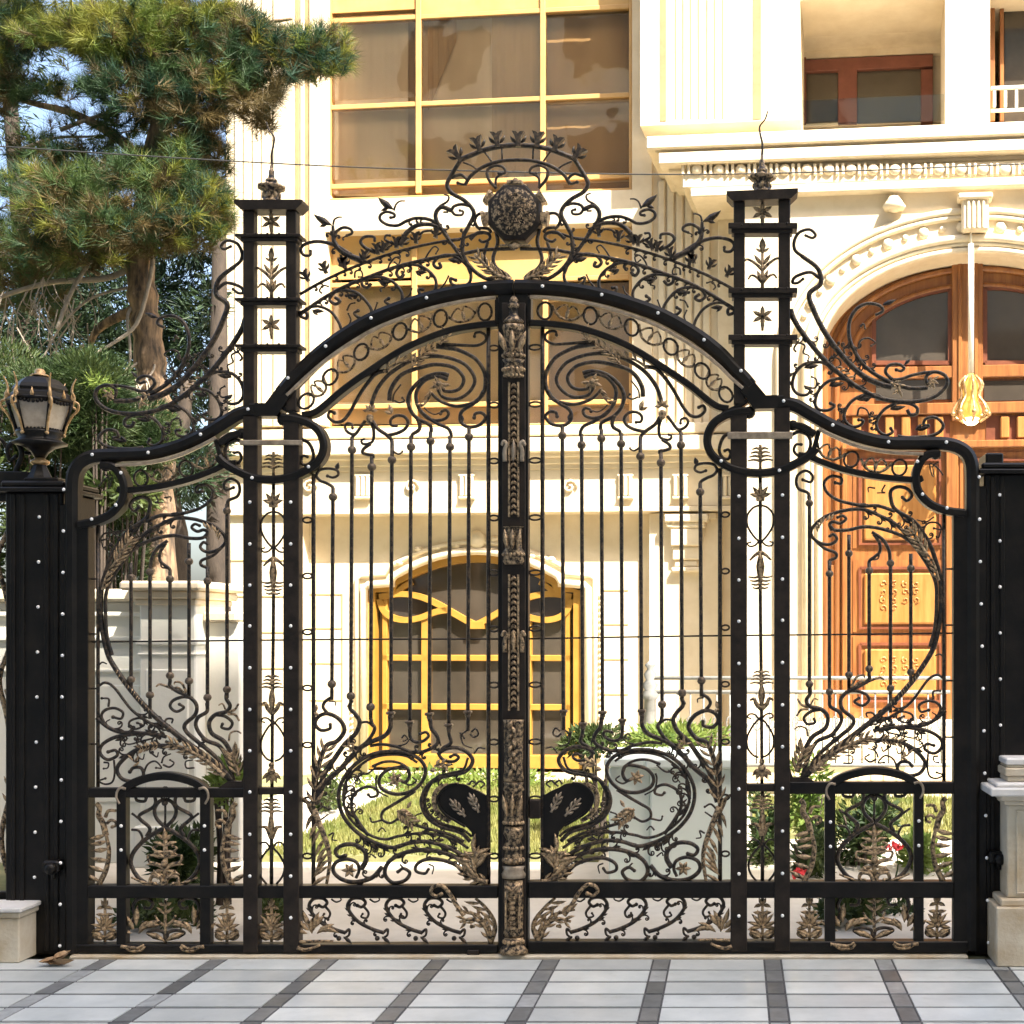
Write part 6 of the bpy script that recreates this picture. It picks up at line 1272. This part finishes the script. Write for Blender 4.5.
for lab, px, py, Y in (('red rose bloom at the right of the flower bed', 895, 848, 1.95), ('red rose bloom low beside the right column', 800, 876, 1.8)):
    c = at(px, py, Y); g = thing('rose', lab, 'flower', (c[0], Y, 0)); b = MB(); limb(b, [(c[0], Y, 0), (c[0]+.02, Y, c[2]*.5), (c[0], Y, c[2])], .006, .004, 3); tput(g, 'stem', b, 'bush'); b = MB(); r_ = random.Random(int(px))
    for j in range(26):
        a = j*2.4; q = .012 + .0017*j; blade_cluster(b, (c[0]+q*math.cos(a), Y+q*math.sin(a)*.8, c[2]+.02-.001*j), .004, .004, .004, 1, .04, .04, r_, .5, 0)
    tput(g, 'bloom', b, 'petal')
# dry leaves by the left jamb
r_ = random.Random(9)
for j in range(7):
    x, y, z = at(47 + r_.uniform(0, 18), 955, -.17 - r_.uniform(0, .08)); g = MB()
    a = r_.uniform(0, 6.28); L_ = r_.uniform(.05, .075); ca, sa = math.cos(a), math.sin(a); cu = r_.uniform(.01, .035)
    vs = [];
    for t, w_ in ((0, .05), (.25, .75), (.5, 1), (.75, .7), (1, .05)):
        u = (t-.5)*L_*1.6; w_ *= L_*.42
        for sd in (-1, 0, 1): vs.append((u*ca - sd*w_*sa, u*sa + sd*w_*ca, cu*abs(sd)*w_/L_*2.2 + cu*(t-.5)**2*3 + .004))
    g.add(vs, [(i*3+k_, i*3+k_+1, i*3+k_+4, i*3+k_+3) for i in range(4) for k_ in range(2)], True)
    o = g.build('dead_leaf', 'deadleaf', None, (x, y, .002 + .012*(j % 4))); o.rotation_euler = (r_.uniform(-.4, .4), r_.uniform(-.4, .4), 0)
    tag(o, 'curled dry brown leaf in the small heap beside the left pier', 'leaf', 'dry leaves by the left pier')
# cable across the street front
b = MB(); q = spline([at(-80, 140, 2.0), at(10, 147, 2.0), at(230, 161, 2.0), at(440, 170, 2.0), at(735, 174, 2.0), at(1120, 160, 2.0)], 8); b.tube(q, .0045, 5, (0, 1, 0)); tag(b.build('cable', 'cable'), 'thin black cable strung in front of the villa above the gate', 'cable')
# unseen building added across the street, sized to shade the gate and pavement
b = MB(); b.box(-30, 42, -19, -15, 0, SHADE_TOP); ob = b.build('added_shade_building', 'render'); tag(ob, 'unseen grey building added across the street to shade the gate', 'building')
b = MB(); b.box(0, 2.6, -15.02, -14.96, 0, 1.8); me = b.mesh('window'); me.materials.append(M['darkglass'])
for i in range(12):
    for j in range(6): o = bpy.data.objects.new('window', me); COL.objects.link(o); o.parent = ob; o.location = (-26+5.4*i, 0, 1.2+3.4*j)
me = None

# ------------------------------------------------------------------ sun, sky, camera
sd = Vector(SUN_DIR).normalized()
el = math.asin(sd.z); az = math.atan2(sd.x, sd.y)
W = bpy.data.worlds.new('World'); scene.world = W; W.use_nodes = True; nt = W.node_tree; bg = nt.nodes['Background']
sk = nt.nodes.new('ShaderNodeTexSky'); sk.sky_type = 'NISHITA'; sk.sun_disc = False; sk.sun_elevation = el; sk.sun_rotation = az; sk.air_density = 1.0; sk.dust_density = 5.0; sk.ozone_density = 0.6
nt.links.new(sk.outputs[0], bg.inputs['Color']); bg.inputs['Strength'].default_value = SKY
L_ = bpy.data.lights.new('sun', 'SUN'); L_.energy = SUN; L_.angle = R(.5); L_.color = (1.0, .94, .84); so = bpy.data.objects.new('sun', L_); COL.objects.link(so); so.rotation_euler = sd.to_track_quat('Z', 'Y').to_euler()
cam = bpy.data.cameras.new('camera'); co = bpy.data.objects.new('camera', cam); COL.objects.link(co); co.location = (0, CAMY, CAMH); co.rotation_euler = (R(90), 0, 0)
cam.sensor_width = 36; cam.sensor_fit = 'HORIZONTAL'; cam.lens = F/1024*36; cam.shift_x = (512-CX)/1024; cam.shift_y = (CY-512)/1024; cam.clip_end = 2500; cam.clip_start = .05
scene.camera = co
scene.view_settings.view_transform = 'Standard'; scene.view_settings.look = 'None'; scene.view_settings.gamma = 1; scene.view_settings.exposure = EXPO
scene.cycles.max_bounces = 8; scene.cycles.transparent_max_bounces = 12
